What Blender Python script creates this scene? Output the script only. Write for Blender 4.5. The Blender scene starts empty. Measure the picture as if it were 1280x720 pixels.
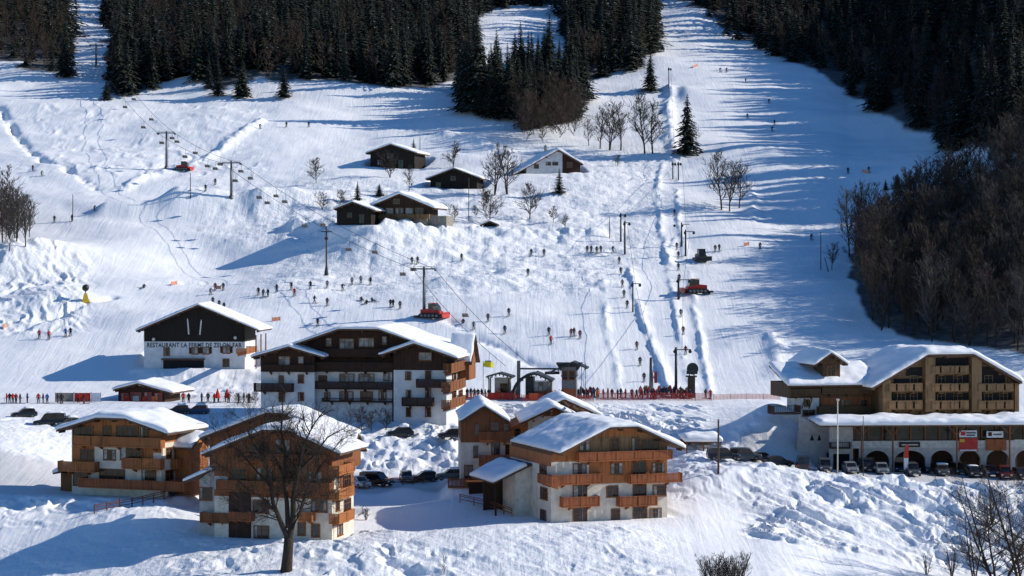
import bpy, bmesh, math, random
import numpy as np
from mathutils import Vector, Matrix, Quaternion
C = bpy.context.scene.collection
R = math.radians
F = 2560.0            # focal length in photo pixels
CX, HY = 640.0, 330.0 # principal column, eye-level row
rnd = random.Random(7)

# ------------------------------------------------------------------ materials
def new_mat(name):
    m = bpy.data.materials.new(name); m.use_nodes = True
    nt = m.node_tree; b = nt.nodes['Principled BSDF']
    return m, nt, b
def node(nt, t, **kw):
    n = nt.nodes.new(t)
    for k, v in kw.items(): setattr(n, k, v)
    return n
def noisy(name, c1, c2, scale=2.0, rough=0.8, bump=0.0, bscale=8.0, coords='Object', stretch=(1,1,1), rand=0.0, spec=0.3, metallic=0.0, detail=6, bdist=0.05):
    m, nt, b = new_mat(name)
    tc = node(nt, 'ShaderNodeTexCoord'); mp = node(nt, 'ShaderNodeMapping')
    mp.inputs['Scale'].default_value = stretch
    nt.links.new(tc.outputs[coords], mp.inputs['Vector'])
    nz = node(nt, 'ShaderNodeTexNoise'); nz.inputs['Scale'].default_value = scale; nz.inputs['Detail'].default_value = detail
    nt.links.new(mp.outputs[0], nz.inputs['Vector'])
    rp = node(nt, 'ShaderNodeValToRGB')
    rp.color_ramp.elements[0].position = 0.32; rp.color_ramp.elements[1].position = 0.68
    rp.color_ramp.elements[0].color = (*c1, 1); rp.color_ramp.elements[1].color = (*c2, 1)
    nt.links.new(nz.outputs['Fac'], rp.inputs['Fac'])
    out = rp.outputs['Color']
    if rand:
        oi = node(nt, 'ShaderNodeObjectInfo'); mr = node(nt, 'ShaderNodeMapRange')
        mr.inputs['To Min'].default_value = 1 - rand; mr.inputs['To Max'].default_value = 1 + rand
        nt.links.new(oi.outputs['Random'], mr.inputs['Value'])
        hs = node(nt, 'ShaderNodeHueSaturation'); nt.links.new(mr.outputs[0], hs.inputs['Value'])
        nt.links.new(out, hs.inputs['Color']); out = hs.outputs['Color']
    nt.links.new(out, b.inputs['Base Color'])
    b.inputs['Roughness'].default_value = rough; b.inputs['Specular IOR Level'].default_value = spec
    b.inputs['Metallic'].default_value = metallic
    if bump:
        n2 = node(nt, 'ShaderNodeTexNoise'); n2.inputs['Scale'].default_value = bscale; n2.inputs['Detail'].default_value = 5
        nt.links.new(mp.outputs[0], n2.inputs['Vector'])
        bp = node(nt, 'ShaderNodeBump'); bp.inputs['Strength'].default_value = bump; bp.inputs['Distance'].default_value = bdist
        nt.links.new(n2.outputs['Fac'], bp.inputs['Height']); nt.links.new(bp.outputs[0], b.inputs['Normal'])
    return m
def plank(name, c1, c2, width=0.16, vertical=True, rough=0.75):
    """boards: a groove every `width` metres plus grain stretched along the board"""
    m, nt, b = new_mat(name)
    tc = node(nt, 'ShaderNodeTexCoord'); sp = node(nt, 'ShaderNodeSeparateXYZ')
    nt.links.new(tc.outputs['Object'], sp.inputs[0])
    ad = node(nt, 'ShaderNodeMath', operation='ADD')
    if vertical:
        nt.links.new(sp.outputs['X'], ad.inputs[0]); nt.links.new(sp.outputs['Y'], ad.inputs[1])
    else:
        nt.links.new(sp.outputs['Z'], ad.inputs[0]); ad.inputs[1].default_value = 0
    dv = node(nt, 'ShaderNodeMath', operation='DIVIDE'); dv.inputs[1].default_value = width
    nt.links.new(ad.outputs[0], dv.inputs[0])
    fl = node(nt, 'ShaderNodeMath', operation='FLOOR'); nt.links.new(dv.outputs[0], fl.inputs[0])
    fr = node(nt, 'ShaderNodeMath', operation='FRACT'); nt.links.new(dv.outputs[0], fr.inputs[0])
    wn = node(nt, 'ShaderNodeTexWhiteNoise', noise_dimensions='1D'); nt.links.new(fl.outputs[0], wn.inputs['W'])
    mp = node(nt, 'ShaderNodeMapping'); mp.inputs['Scale'].default_value = (4, 4, 0.5) if vertical else (0.5, 0.5, 6)
    nt.links.new(tc.outputs['Object'], mp.inputs['Vector'])
    nz = node(nt, 'ShaderNodeTexNoise'); nz.inputs['Scale'].default_value = 1.3; nz.inputs['Detail'].default_value = 6
    nt.links.new(mp.outputs[0], nz.inputs['Vector'])
    big = node(nt, 'ShaderNodeTexNoise'); big.inputs['Scale'].default_value = 0.45; big.inputs['Detail'].default_value = 3
    nt.links.new(tc.outputs['Object'], big.inputs['Vector'])
    mx = node(nt, 'ShaderNodeMath', operation='MULTIPLY_ADD'); mx.inputs[1].default_value = 0.35
    nt.links.new(wn.outputs['Value'], mx.inputs[0]); nt.links.new(nz.outputs['Fac'], mx.inputs[2])
    mx2 = node(nt, 'ShaderNodeMath', operation='MULTIPLY_ADD'); mx2.inputs[1].default_value = 0.7
    nt.links.new(big.outputs['Fac'], mx2.inputs[0]); nt.links.new(mx.outputs[0], mx2.inputs[2])
    rp = node(nt, 'ShaderNodeValToRGB'); rp.color_ramp.elements[0].position = 0.7; rp.color_ramp.elements[1].position = 1.35 if False else 1.0
    rp.color_ramp.elements[0].color = (*c1, 1); rp.color_ramp.elements[1].color = (*c2, 1)
    nt.links.new(mx2.outputs[0], rp.inputs['Fac'])
    gp = node(nt, 'ShaderNodeMath', operation='LESS_THAN'); gp.inputs[1].default_value = 0.14
    nt.links.new(fr.outputs[0], gp.inputs[0])
    mc = node(nt, 'ShaderNodeMixRGB'); mc.blend_type = 'MULTIPLY'; mc.inputs['Color2'].default_value = (.3, .3, .3, 1)
    nt.links.new(gp.outputs[0], mc.inputs['Fac']); nt.links.new(rp.outputs[0], mc.inputs['Color1'])
    nt.links.new(mc.outputs[0], b.inputs['Base Color'])
    b.inputs['Roughness'].default_value = rough; b.inputs['Specular IOR Level'].default_value = 0.25
    return m

M = {}
M['plaster'] = noisy('plaster', (.56, .49, .39), (.74, .67, .56), scale=1.1, bump=.4, bscale=14, detail=8)
M['plaster_white'] = noisy('plaster_white', (.56, .56, .56), (.72, .71, .69), scale=1.0, bump=.4, bscale=14, detail=8)
M['plaster_shaded'] = noisy('plaster_shaded', (.34, .32, .30), (.48, .45, .42), scale=1.4, bump=.4, bscale=14, detail=8)  # plaster with its colour darkened for walls in shade
M['wood_orange'] = plank('wood_orange', (.20, .066, .021), (.42, .152, .050))
M['wood_red'] = plank('wood_red', (.17, .050, .020), (.35, .112, .042))
M['wood_brown'] = plank('wood_brown', (.12, .042, .015), (.26, .095, .036))
M['wood_golden'] = plank('wood_golden', (.115, .064, .029), (.27, .16, .078))
M['wood_golden_dark'] = plank('wood_golden_dark', (.055, .032, .015), (.12, .07, .034))
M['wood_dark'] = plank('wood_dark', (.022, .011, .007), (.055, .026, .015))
M['wood_black'] = plank('wood_black', (.008, .006, .005), (.02, .014, .01))
M['wood_frame'] = noisy('wood_frame', (.16, .06, .02), (.28, .11, .04), scale=3)
M['fascia'] = noisy('fascia', (.07, .04, .025), (.14, .08, .05), scale=2)
M['frame_white'] = noisy('frame_white', (.55, .54, .5), (.7, .68, .62), scale=3)
M['pale_panel'] = noisy('pale_panel', (.42, .40, .36), (.6, .57, .5), scale=2)
M['metal'] = noisy('metal', (.10, .105, .11), (.17, .175, .18), scale=3, rough=.5, metallic=.4)
M['metal_dark'] = noisy('metal_dark', (.02, .022, .025), (.05, .052, .055), scale=3, rough=.5, metallic=.3)
M['pole_wood'] = noisy('pole_wood', (.05, .035, .025), (.10, .07, .05), scale=3, stretch=(3, 3, .5))
M['rubber'] = noisy('rubber', (.012, .012, .012), (.03, .03, .03), scale=5, rough=.9)
M['red'] = noisy('red_paint', (.38, .02, .015), (.52, .04, .03), scale=2, rough=.45)
M['red_cloth'] = noisy('red_cloth', (.42, .03, .02), (.62, .07, .04), scale=2, rough=.9)
M['orange'] = noisy('orange_plastic', (.75, .16, .05), (.85, .24, .08), scale=2, rough=.8)
M['orange_faded'] = noisy('orange_net', (.62, .22, .13), (.75, .34, .22), scale=2, rough=.9)
M['yellow'] = noisy('yellow_cloth', (.6, .5, .02), (.75, .65, .05), scale=2, rough=.9)
M['yellow_paint'] = noisy('yellow_paint', (.5, .32, .02), (.65, .42, .04), scale=2, rough=.5)
M['banner_white'] = noisy('banner_white', (.6, .6, .62), (.78, .78, .8), scale=2, rough=.9)
M['bark'] = noisy('bark', (.022, .015, .011), (.06, .042, .032), scale=4, stretch=(3, 3, .6), rough=.95, bump=.8, bscale=9, bdist=.08)
M['twig'] = noisy('twig', (.035, .024, .018), (.085, .06, .046), scale=.6, rough=.95, rand=.35)
M['twig_grey'] = noisy('twig_grey', (.040, .034, .030), (.098, .083, .071), scale=.5, rough=.95, rand=.4)
M['needle'] = noisy('needle', (.006, .010, .008), (.020, .026, .016), scale=.55, rough=.9, rand=.45)
M['stone'] = noisy('stone', (.16, .14, .12), (.32, .29, .25), scale=2.2, bump=.6, bscale=4)
M['brick'] = noisy('chimney_render', (.3, .27, .24), (.42, .38, .33), scale=3)

def needle_mat():
    m = noisy('needle', (.007, .012, .009), (.024, .030, .019), scale=.55, rough=.9, rand=.45); nt = m.node_tree; b = nt.nodes['Principled BSDF']
    src = b.inputs['Base Color'].links[0].from_socket
    tc = node(nt, 'ShaderNodeTexCoord'); nz = node(nt, 'ShaderNodeTexNoise'); nz.inputs['Scale'].default_value = 1.5; nz.inputs['Detail'].default_value = 3
    nt.links.new(tc.outputs['Object'], nz.inputs['Vector'])
    mr = node(nt, 'ShaderNodeMapRange'); mr.inputs['From Min'].default_value = .66; mr.inputs['From Max'].default_value = .70; nt.links.new(nz.outputs['Fac'], mr.inputs['Value'])
    mx = node(nt, 'ShaderNodeMixRGB'); mx.inputs['Color2'].default_value = (.42, .44, .48, 1)   # snow caught on the boughs
    nt.links.new(mr.outputs[0], mx.inputs['Fac']); nt.links.new(src, mx.inputs['Color1']); nt.links.new(mx.outputs[0], b.inputs['Base Color'])
    return m
M['needle'] = needle_mat()
def glass_mat(name, col, rough=.12):
    m, nt, b = new_mat(name)
    nz = node(nt, 'ShaderNodeTexNoise'); nz.inputs['Scale'].default_value = .8
    tc = node(nt, 'ShaderNodeTexCoord'); nt.links.new(tc.outputs['Object'], nz.inputs['Vector'])
    rp = node(nt, 'ShaderNodeValToRGB'); rp.color_ramp.elements[0].position = .4; rp.color_ramp.elements[1].position = .62
    rp.color_ramp.elements[0].color = (*[c * .5 for c in col], 1); rp.color_ramp.elements[1].color = (*[c * 1.6 for c in col], 1)
    nt.links.new(nz.outputs['Fac'], rp.inputs['Fac']); nt.links.new(rp.outputs[0], b.inputs['Base Color'])
    b.inputs['Roughness'].default_value = rough; b.inputs['Specular IOR Level'].default_value = .5
    return m
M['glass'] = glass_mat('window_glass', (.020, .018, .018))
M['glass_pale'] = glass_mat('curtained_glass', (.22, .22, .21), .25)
M['shade'] = glass_mat('recess_shade', (.006, .005, .005), .8)  # near-black colour stands for the shade inside recesses and openings

def snow_mat(name, ground=True):
    m, nt, b = new_mat(name)
    tc = node(nt, 'ShaderNodeTexCoord')
    b.inputs['Roughness'].default_value = .75; b.inputs['Specular IOR Level'].default_value = .15
    big = node(nt, 'ShaderNodeTexNoise'); big.inputs['Scale'].default_value = .05 if ground else .4; big.inputs['Detail'].default_value = 8
    nt.links.new(tc.outputs['Object'], big.inputs['Vector'])
    rp = node(nt, 'ShaderNodeValToRGB'); rp.color_ramp.elements[0].position = .3; rp.color_ramp.elements[1].position = .7
    rp.color_ramp.elements[0].color = (.84, .85, .875, 1); rp.color_ramp.elements[1].color = (.915, .915, .92, 1)
    nt.links.new(big.outputs['Fac'], rp.inputs['Fac'])
    col = rp.outputs[0]
    bumps = []
    if ground:
        # shade under the woods painted dark brown, dirt on the road, held in vertex colours
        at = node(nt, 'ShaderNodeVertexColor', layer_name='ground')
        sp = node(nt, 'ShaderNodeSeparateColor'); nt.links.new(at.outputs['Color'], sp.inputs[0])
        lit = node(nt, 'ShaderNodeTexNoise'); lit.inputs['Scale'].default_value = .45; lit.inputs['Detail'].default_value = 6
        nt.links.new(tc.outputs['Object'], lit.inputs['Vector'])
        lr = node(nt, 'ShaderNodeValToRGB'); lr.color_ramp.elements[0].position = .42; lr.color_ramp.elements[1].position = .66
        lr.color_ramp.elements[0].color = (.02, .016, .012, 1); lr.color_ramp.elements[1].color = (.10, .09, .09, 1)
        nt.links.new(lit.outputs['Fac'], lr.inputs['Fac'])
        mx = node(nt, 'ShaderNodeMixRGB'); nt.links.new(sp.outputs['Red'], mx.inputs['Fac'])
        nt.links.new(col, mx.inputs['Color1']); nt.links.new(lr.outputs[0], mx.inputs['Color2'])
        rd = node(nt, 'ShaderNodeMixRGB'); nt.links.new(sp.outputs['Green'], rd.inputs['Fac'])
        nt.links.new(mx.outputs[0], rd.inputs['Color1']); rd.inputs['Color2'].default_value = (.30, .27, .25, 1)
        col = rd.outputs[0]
        # small crumple, stronger where blue channel says the snow is rough
        n1 = node(nt, 'ShaderNodeTexNoise'); n1.inputs['Scale'].default_value = .8; n1.inputs['Detail'].default_value = 7; n1.inputs['Roughness'].default_value = .62
        nt.links.new(tc.outputs['Object'], n1.inputs['Vector'])
        bp = node(nt, 'ShaderNodeBump'); bp.inputs['Distance'].default_value = .55
        st = node(nt, 'ShaderNodeMath', operation='MULTIPLY_ADD'); st.inputs[1].default_value = .5; st.inputs[2].default_value = .09
        nt.links.new(sp.outputs['Blue'], st.inputs[0]); nt.links.new(st.outputs[0], bp.inputs['Strength'])
        nt.links.new(n1.outputs['Fac'], bp.inputs['Height'])
        # ski tracks: fine lines running down the slope
        mp = node(nt, 'ShaderNodeMapping'); mp.inputs['Scale'].default_value = (1.1, .09, .09); mp.inputs['Rotation'].default_value = (0, 0, R(18))
        nt.links.new(tc.outputs['Object'], mp.inputs['Vector'])
        n2 = node(nt, 'ShaderNodeTexNoise'); n2.inputs['Scale'].default_value = 1.0; n2.inputs['Detail'].default_value = 5; n2.inputs['Distortion'].default_value = .8
        nt.links.new(mp.outputs[0], n2.inputs['Vector'])
        b2 = node(nt, 'ShaderNodeBump'); b2.inputs['Strength'].default_value = .22; b2.inputs['Distance'].default_value = .5
        nt.links.new(n2.outputs['Fac'], b2.inputs['Height']); nt.links.new(bp.outputs[0], b2.inputs['Normal'])
        nt.links.new(b2.outputs[0], b.inputs['Normal'])
    else:
        n1 = node(nt, 'ShaderNodeTexNoise'); n1.inputs['Scale'].default_value = 1.6; n1.inputs['Detail'].default_value = 4
        nt.links.new(tc.outputs['Object'], n1.inputs['Vector'])
        bp = node(nt, 'ShaderNodeBump'); bp.inputs['Distance'].default_value = .12; bp.inputs['Strength'].default_value = .35
        nt.links.new(n1.outputs['Fac'], bp.inputs['Height']); nt.links.new(bp.outputs[0], b.inputs['Normal'])
    nt.links.new(col, b.inputs['Base Color'])
    return m
M['snow'] = snow_mat('ground_snow'); M['roof_snow'] = snow_mat('roof_snow', False)

# ------------------------------------------------------------------ objects
def tag(o, label=None, cat=None, group=None, kind=None):
    if label: o['label'] = label
    if cat: o['category'] = cat
    if group: o['group'] = group
    if kind: o['kind'] = kind
    return o
def empty(name, loc=(0, 0, 0), rz=0):
    o = bpy.data.objects.new(name, None); C.objects.link(o); o.location = loc; o.rotation_euler = (0, 0, rz)
    o.empty_display_size = .5
    return o
def children(o): return CH.get(o.name, [])
CH = {}
def setpar(o, p):
    o.parent = p
    CH.setdefault(p.name, []).append(o)
def copy_tree(o, parent=None):
    c = o.copy(); C.objects.link(c)
    if parent: c.parent = parent; CH.setdefault(parent.name, []).append(c)
    for ch in list(children(o)): copy_tree(ch, c)
    return c
class MB:
    def __init__(s): s.v = []; s.f = []; s.mi = []; s.cur = 0; s.smooth = False
    def add(s, vs, fs):
        n = len(s.v); s.v += [tuple(v) for v in vs]; s.f += [[i + n for i in f] for f in fs]; s.mi += [s.cur] * len(fs)
    def box(s, x0, x1, y0, y1, z0, z1):
        v = [(x0, y0, z0), (x1, y0, z0), (x1, y1, z0), (x0, y1, z0), (x0, y0, z1), (x1, y0, z1), (x1, y1, z1), (x0, y1, z1)]
        s.add(v, [(0, 3, 2, 1), (4, 5, 6, 7), (0, 1, 5, 4), (1, 2, 6, 5), (2, 3, 7, 6), (3, 0, 4, 7)]); return s
    def prism(s, poly, y0, y1):
        """poly in x,z (counter-clockwise seen from the front), extruded y0..y1"""
        n = len(poly); v = [(x, y0, z) for x, z in poly] + [(x, y1, z) for x, z in poly]
        f = [list(range(n)), list(range(2 * n - 1, n - 1, -1))] + [(i, i + n, (i + 1) % n + n, (i + 1) % n) for i in range(n)]
        s.add(v, f); return s
    def prism_x(s, poly, x0, x1):
        n = len(poly); v = [(x0, y, z) for y, z in poly] + [(x1, y, z) for y, z in poly]
        f = [list(range(n)), list(range(2 * n - 1, n - 1, -1))] + [(i, i + n, (i + 1) % n + n, (i + 1) % n) for i in range(n)]
        s.add(v, f); return s
    def prism_z(s, poly, z0, z1):
        n = len(poly); v = [(x, y, z0) for x, y in poly] + [(x, y, z1) for x, y in poly]
        f = [list(range(n - 1, -1, -1)), list(range(n, 2 * n))] + [(i, (i + 1) % n, (i + 1) % n + n, i + n) for i in range(n)]
        s.add(v, f); return s
    def tube(s, pts, rs, n=8, cap=True):
        pts = [Vector(p) for p in pts]
        if not hasattr(rs, '__len__'): rs = [rs] * len(pts)
        vs = []; fs = []
        for i, p in enumerate(pts):
            d = (pts[min(i + 1, len(pts) - 1)] - pts[max(i - 1, 0)]).normalized()
            a = Vector((0, 0, 1)) if abs(d.z) < .9 else Vector((1, 0, 0))
            u = d.cross(a).normalized(); w = d.cross(u)
            for k in range(n):
                t = 2 * math.pi * k / n
                vs.append(p + (u * math.cos(t) + w * math.sin(t)) * rs[i])
        for i in range(len(pts) - 1):
            for k in range(n):
                a = i * n + k; b = i * n + (k + 1) % n
                fs.append((a, a + n, b + n, b))
        if cap:
            fs.append(list(range(n))); fs.append(list(range(len(vs) - 1, len(vs) - n - 1, -1)))
        s.add(vs, fs); return s
    def ball(s, c, r, nu=8, nv=6, sc=(1, 1, 1)):
        vs = [(c[0], c[1], c[2] - r * sc[2])]; fs = []
        for j in range(1, nv):
            ph = -math.pi / 2 + math.pi * j / nv
            for i in range(nu):
                t = 2 * math.pi * i / nu
                vs.append((c[0] + r * sc[0] * math.cos(ph) * math.cos(t), c[1] + r * sc[1] * math.cos(ph) * math.sin(t), c[2] + r * sc[2] * math.sin(ph)))
        vs.append((c[0], c[1], c[2] + r * sc[2]))
        for i in range(nu):
            fs.append((0, 1 + (i + 1) % nu, 1 + i)); fs.append((len(vs) - 1, len(vs) - 1 - nu + i, len(vs) - 1 - nu + (i + 1) % nu))
        for j in range(nv - 2):
            for i in range(nu):
                a = 1 + j * nu + i; b = 1 + j * nu + (i + 1) % nu
                fs.append((a, b, b + nu, a + nu))
        s.add(vs, fs); return s
    def mesh(s, name, mats, smooth=False):
        me = bpy.data.meshes.new(name); me.from_pydata(s.v, [], s.f)
        for m in (mats if isinstance(mats, (list, tuple)) else [mats]): me.materials.append(M[m] if isinstance(m, str) else m)
        if any(s.mi): me.polygons.foreach_set('material_index', s.mi)
        if smooth: me.polygons.foreach_set('use_smooth', [True] * len(s.f))
        me.update(); return me
    def build(s, name, mats, parent=None, smooth=False, loc=None, rz=0):
        o = bpy.data.objects.new(name, s.mesh(name, mats, smooth)); C.objects.link(o)
        if parent: setpar(o, parent)
        if loc: o.location = loc
        if rz: o.rotation_euler = (0, 0, rz)
        return o

# ------------------------------------------------------------------ numpy noise
def _hash(ix, iy, seed):
    n = (ix.astype(np.int64) * 374761393 + iy.astype(np.int64) * 668265263 + seed * 1442695041) & 0xffffffff
    n = ((n ^ (n >> 13)) * 1274126177) & 0xffffffff
    return ((n ^ (n >> 16)) & 0xffff) / 65535.0
def vnoise(x, y, seed=0):
    ix = np.floor(x); iy = np.floor(y); fx = x - ix; fy = y - iy
    ux = fx * fx * fx * (fx * (fx * 6 - 15) + 10); uy = fy * fy * fy * (fy * (fy * 6 - 15) + 10)
    a = _hash(ix, iy, seed); b = _hash(ix + 1, iy, seed); c = _hash(ix, iy + 1, seed); d = _hash(ix + 1, iy + 1, seed)
    return (a + (b - a) * ux) * (1 - uy) + (c + (d - c) * ux) * uy - .5
def fbm(x, y, seed=0, octv=4, gain=.5):
    s = 0; a = 1.0
    for o in range(octv):
        s = s + a * vnoise(x * 2 ** o + 17.3 * o, y * 2 ** o - 9.1 * o, seed + o); a *= gain
    return s
def ridged(x, y, seed=0, octv=3):
    s = 0; a = 1.0
    for o in range(octv):
        s = s + a * (.5 - np.abs(vnoise(x * 2 ** o, y * 2 ** o, seed + 31 * o)) * 2); a *= .5
    return s
def sstep(a, b, x):
    t = np.clip((x - a) / (b - a), 0, 1); return t * t * (3 - 2 * t)

# ------------------------------------------------------------------ terrain profiles: column -> (distance, row) pairs
T = [(362, 490), (375, 458), (402, 400), (425, 360), (445, 330), (465, 300), (487, 270), (510, 240), (545, 200), (585, 160), (630, 120), (680, 80), (740, 40), (810, 0), (920, -60), (1150, -150), (1500, -250), (2600, -420)]
TM = [(365, 470), (385, 436), (405, 398), (430, 345), (460, 290), (500, 232), (540, 185), (575, 150), (605, 115), (645, 65), (700, 10), (780, -60), (920, -150), (1150, -250), (1500, -330), (2600, -420)]
TR = [(370, 462), (390, 408), (420, 310), (455, 222), (500, 140), (550, 68), (620, -5), (750, -120), (1000, -250), (1500, -400), (2600, -450)]
TS = [(370, 440), (390, 370), (420, 260), (455, 185), (500, 105), (550, 35), (620, -45), (750, -170), (1000, -300), (1500, -450), (2600, -470)]
P = {
 -700: [(40, 2400), (150, 1000), (226, 740), (258, 632), (285, 598), (312, 528), (345, 500)] + T,
 -200: [(40, 2400), (150, 1000), (226, 830), (240, 760), (258, 650), (264, 640), (275, 625), (287, 590), (301, 552), (312, 532), (325, 516), (345, 500)] + T,
 0: [(40, 2400), (150, 1000), (222, 790), (240, 705), (257, 640), (262, 622), (266, 617), (275, 603), (287, 566), (301, 536), (312, 527), (325, 516), (345, 500)] + T,
 140: [(40, 2400), (150, 1000), (224, 745), (240, 692), (255, 642), (261, 622), (268, 618), (284, 602), (294, 590), (306, 545), (318, 524), (330, 512), (345, 500)] + T,
 260: [(40, 2400), (150, 1000), (226, 722), (236, 692), (243, 672), (256, 648), (275, 614), (287, 600), (298, 565), (308, 535), (318, 522), (330, 510), (345, 500)] + T,
 380: [(40, 2400), (150, 1000), (226, 722), (235, 684), (239, 677), (256, 650), (275, 614), (287, 598), (298, 563), (308, 535), (316, 523), (330, 510), (345, 500)] + T,
 500: [(40, 2400), (150, 1000), (226, 722), (237, 676), (242, 664), (248, 668), (256, 656), (268, 634), (278, 614), (289, 601), (293, 592), (302, 550), (308, 535), (314, 525), (330, 510), (345, 500)] + T,
 620: [(40, 2400), (150, 1000), (226, 722), (238, 668), (242, 658), (249, 655), (258, 642), (272, 618), (286, 602), (292, 592), (303, 558), (318, 525), (335, 506), (345, 498)] + T,
 760: [(40, 2400), (150, 1000), (226, 722), (240, 666), (245, 654), (250, 651), (266, 632), (280, 612), (292, 590), (303, 560), (318, 530), (335, 506), (345, 498)] + T,
 870: [(40, 2400), (150, 1000), (226, 722), (240, 682), (252, 652), (262, 628), (272, 598), (280, 576), (288, 568), (298, 552), (315, 528), (335, 508), (345, 499)] + T,
 960: [(40, 2400), (150, 1000), (226, 726), (245, 676), (258, 650), (268, 612), (276, 579), (280, 584), (290, 579), (299, 556), (308, 530), (320, 512), (345, 500)] + T,
 1060: [(40, 2400), (150, 1000), (226, 742), (240, 707), (251, 678), (262, 640), (274, 596), (279, 597), (290, 588), (305, 574), (325, 545), (345, 505)] + T,
 1180: [(40, 2400), (150, 1000), (226, 760), (240, 730), (247, 712), (262, 655), (274, 605), (279, 603), (290, 592), (312, 572), (332, 548), (350, 500)] + TM,
 1290: [(40, 2400), (150, 1000), (226, 775), (240, 740), (256, 690), (274, 612), (279, 608), (290, 596), (312, 575), (335, 548), (352, 495)] + TR,
 1500: [(40, 2400), (150, 1000), (226, 790), (240, 760), (274, 640), (312, 575), (352, 480)] + TS,
 2200: [(40, 2400), (150, 1000), (226, 790), (240, 760), (274, 640), (312, 575), (352, 450)] + TS,
}
PK = sorted(P)
cols = np.concatenate([np.arange(-700, -260, 22), np.arange(-260, 1540, 1.6), np.arange(1540, 2210, 22)])
rows = np.concatenate([np.arange(40, 150, 10), np.arange(150, 214, 3), np.arange(214, 262, .26), np.arange(262, 362, .36), np.arange(362, 560, .62),
                       np.arange(560, 850, 1.3), np.arange(850, 1200, 8), np.arange(1200, 2600, 40)])
def prof_z(key, Y):
    ys = np.array([a for a, b in P[key]], float); zs = np.array([-(b - HY) / F * a for a, b in P[key]])
    s = 1 + np.clip((Y - 250) * .02, 0, 5)
    z = 0; ws = [(-1, 1), (-.66, 2), (-.33, 3), (0, 4), (.33, 3), (.66, 2), (1, 1)]
    for o, w in ws: z = z + w * np.interp(Y + o * 2.6 * s, ys, zs)
    return z / 16.0
pz = {k: prof_z(k, rows) for k in PK}
base = np.zeros((len(rows), len(cols)))
for j, c in enumerate(cols):
    k = max(0, min(len(PK) - 2, int(np.searchsorted(PK, c)) - 1))
    a, b = PK[k], PK[k + 1]; t = min(1, max(0, (c - a) / (b - a))); t = .5 * t + .5 * (t * t * (3 - 2 * t))
    base[:, j] = pz[a] * (1 - t) + pz[b] * t
YY = rows[:, None] * np.ones(len(cols))[None, :]
PXG = np.ones(len(rows))[:, None] * cols[None, :]
XX = (PXG - CX) / F * YY
Z = base.copy()
def zraw(x, Y):
    px = CX + F * x / Y
    j = float(np.interp(px, cols, np.arange(len(cols)))); i = float(np.interp(Y, rows, np.arange(len(rows))))
    j0 = min(int(j), len(cols) - 2); i0 = min(int(i), len(rows) - 2); fj = j - j0; fi = i - i0
    return float((Z[i0, j0] * (1 - fj) + Z[i0, j0 + 1] * fj) * (1 - fi) + (Z[i0 + 1, j0] * (1 - fj) + Z[i0 + 1, j0 + 1] * fj) * fi)
def cast(px, py, ymin=226.0):
    """first terrain point met by the ray through photo pixel (px, py), searched outwards from ymin"""
    j = int(round(float(np.interp(px, cols, np.arange(len(cols))))))
    pr = HY - F * Z[:, j] / rows
    i0 = int(np.searchsorted(rows, ymin))
    hit = np.nonzero(pr[i0:] <= py)[0]
    if len(hit) == 0: Y = 800.0
    else:
        i = i0 + int(hit[0])
        if i > i0:
            a, b = pr[i - 1], pr[i]; t = (a - py) / (a - b) if a != b else 0; Y = rows[i - 1] + t * (rows[i] - rows[i - 1])
        else: Y = rows[i]
    x = (px - CX) / F * Y
    return Vector((x, Y, zraw(x, Y)))
def at(px, py, Y): return Vector(((px - CX) / F * Y, Y, -(py - HY) / F * Y))

# ---- relief features
PXW = PXG; PYB = HY - F * base / YY     # screen row of the base surface, used only to say where roughness lies on the hill
def bump(px, py, w, d, h, rot=0, ymin=226, skew=0.0):
    """rounded hump: half-width w, half-depth d (metres), height h; skew > 0 makes its left side steeper"""
    global Z
    p = cast(px, py, ymin); c, s = math.cos(R(rot)), math.sin(R(rot))
    u = (XX - p.x) * c + (YY - p.y) * s; v = -(XX - p.x) * s + (YY - p.y) * c
    if skew: u = np.where(u < 0, u * (1 + skew), u / (1 + skew))
    Z = Z + h * np.exp(-(u / w) ** 2 - (v / d) ** 2)
def berm(pts, w, h, ymin=226, skew=1.0, wob=.6, seed=3):
    """bank of pushed-up snow along a line on the slope; skew > 1 makes the left side steeper; negative h cuts a ditch"""
    global Z
    q = [cast(a, b, ymin) for a, b in pts]
    best = np.full(Z.shape, 1e9); side = np.zeros(Z.shape)
    x0 = min(p.x for p in q) - 6 * w; x1 = max(p.x for p in q) + 6 * w; y0 = min(p.y for p in q) - 6 * w; y1 = max(p.y for p in q) + 6 * w
    ri = np.nonzero((rows > y0) & (rows < y1))[0]
    if len(ri) == 0: return
    sl = slice(ri[0], ri[-1] + 1); X = XX[sl] + wob * 2 * fbm(XX[sl] / 5, YY[sl] / 5, seed); Y = YY[sl]
    bs = best[sl]; sd = side[sl]
    for a, b in zip(q[:-1], q[1:]):
        dx, dy = b.x - a.x, b.y - a.y; L = dx * dx + dy * dy
        t = np.clip(((X - a.x) * dx + (Y - a.y) * dy) / L, 0, 1)
        ex = X - (a.x + t * dx); ey = Y - (a.y + t * dy); dd = np.hypot(ex, ey)
        m = dd < bs; bs[m] = dd[m]; sd[m] = np.sign(ex)[m]
    ww = np.where(sd < 0, w / skew, w * skew)
    amp = h * np.clip(.85 + 1.5 * fbm(XX[sl] / 7, YY[sl] / 7, seed + 5) + .5 * fbm(XX[sl] / 1.6, YY[sl] / 1.6, seed + 6, 3), .1, 2)
    Zs = Z[sl]; Zs += amp * np.exp(-(bs / ww) ** 2)
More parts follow.
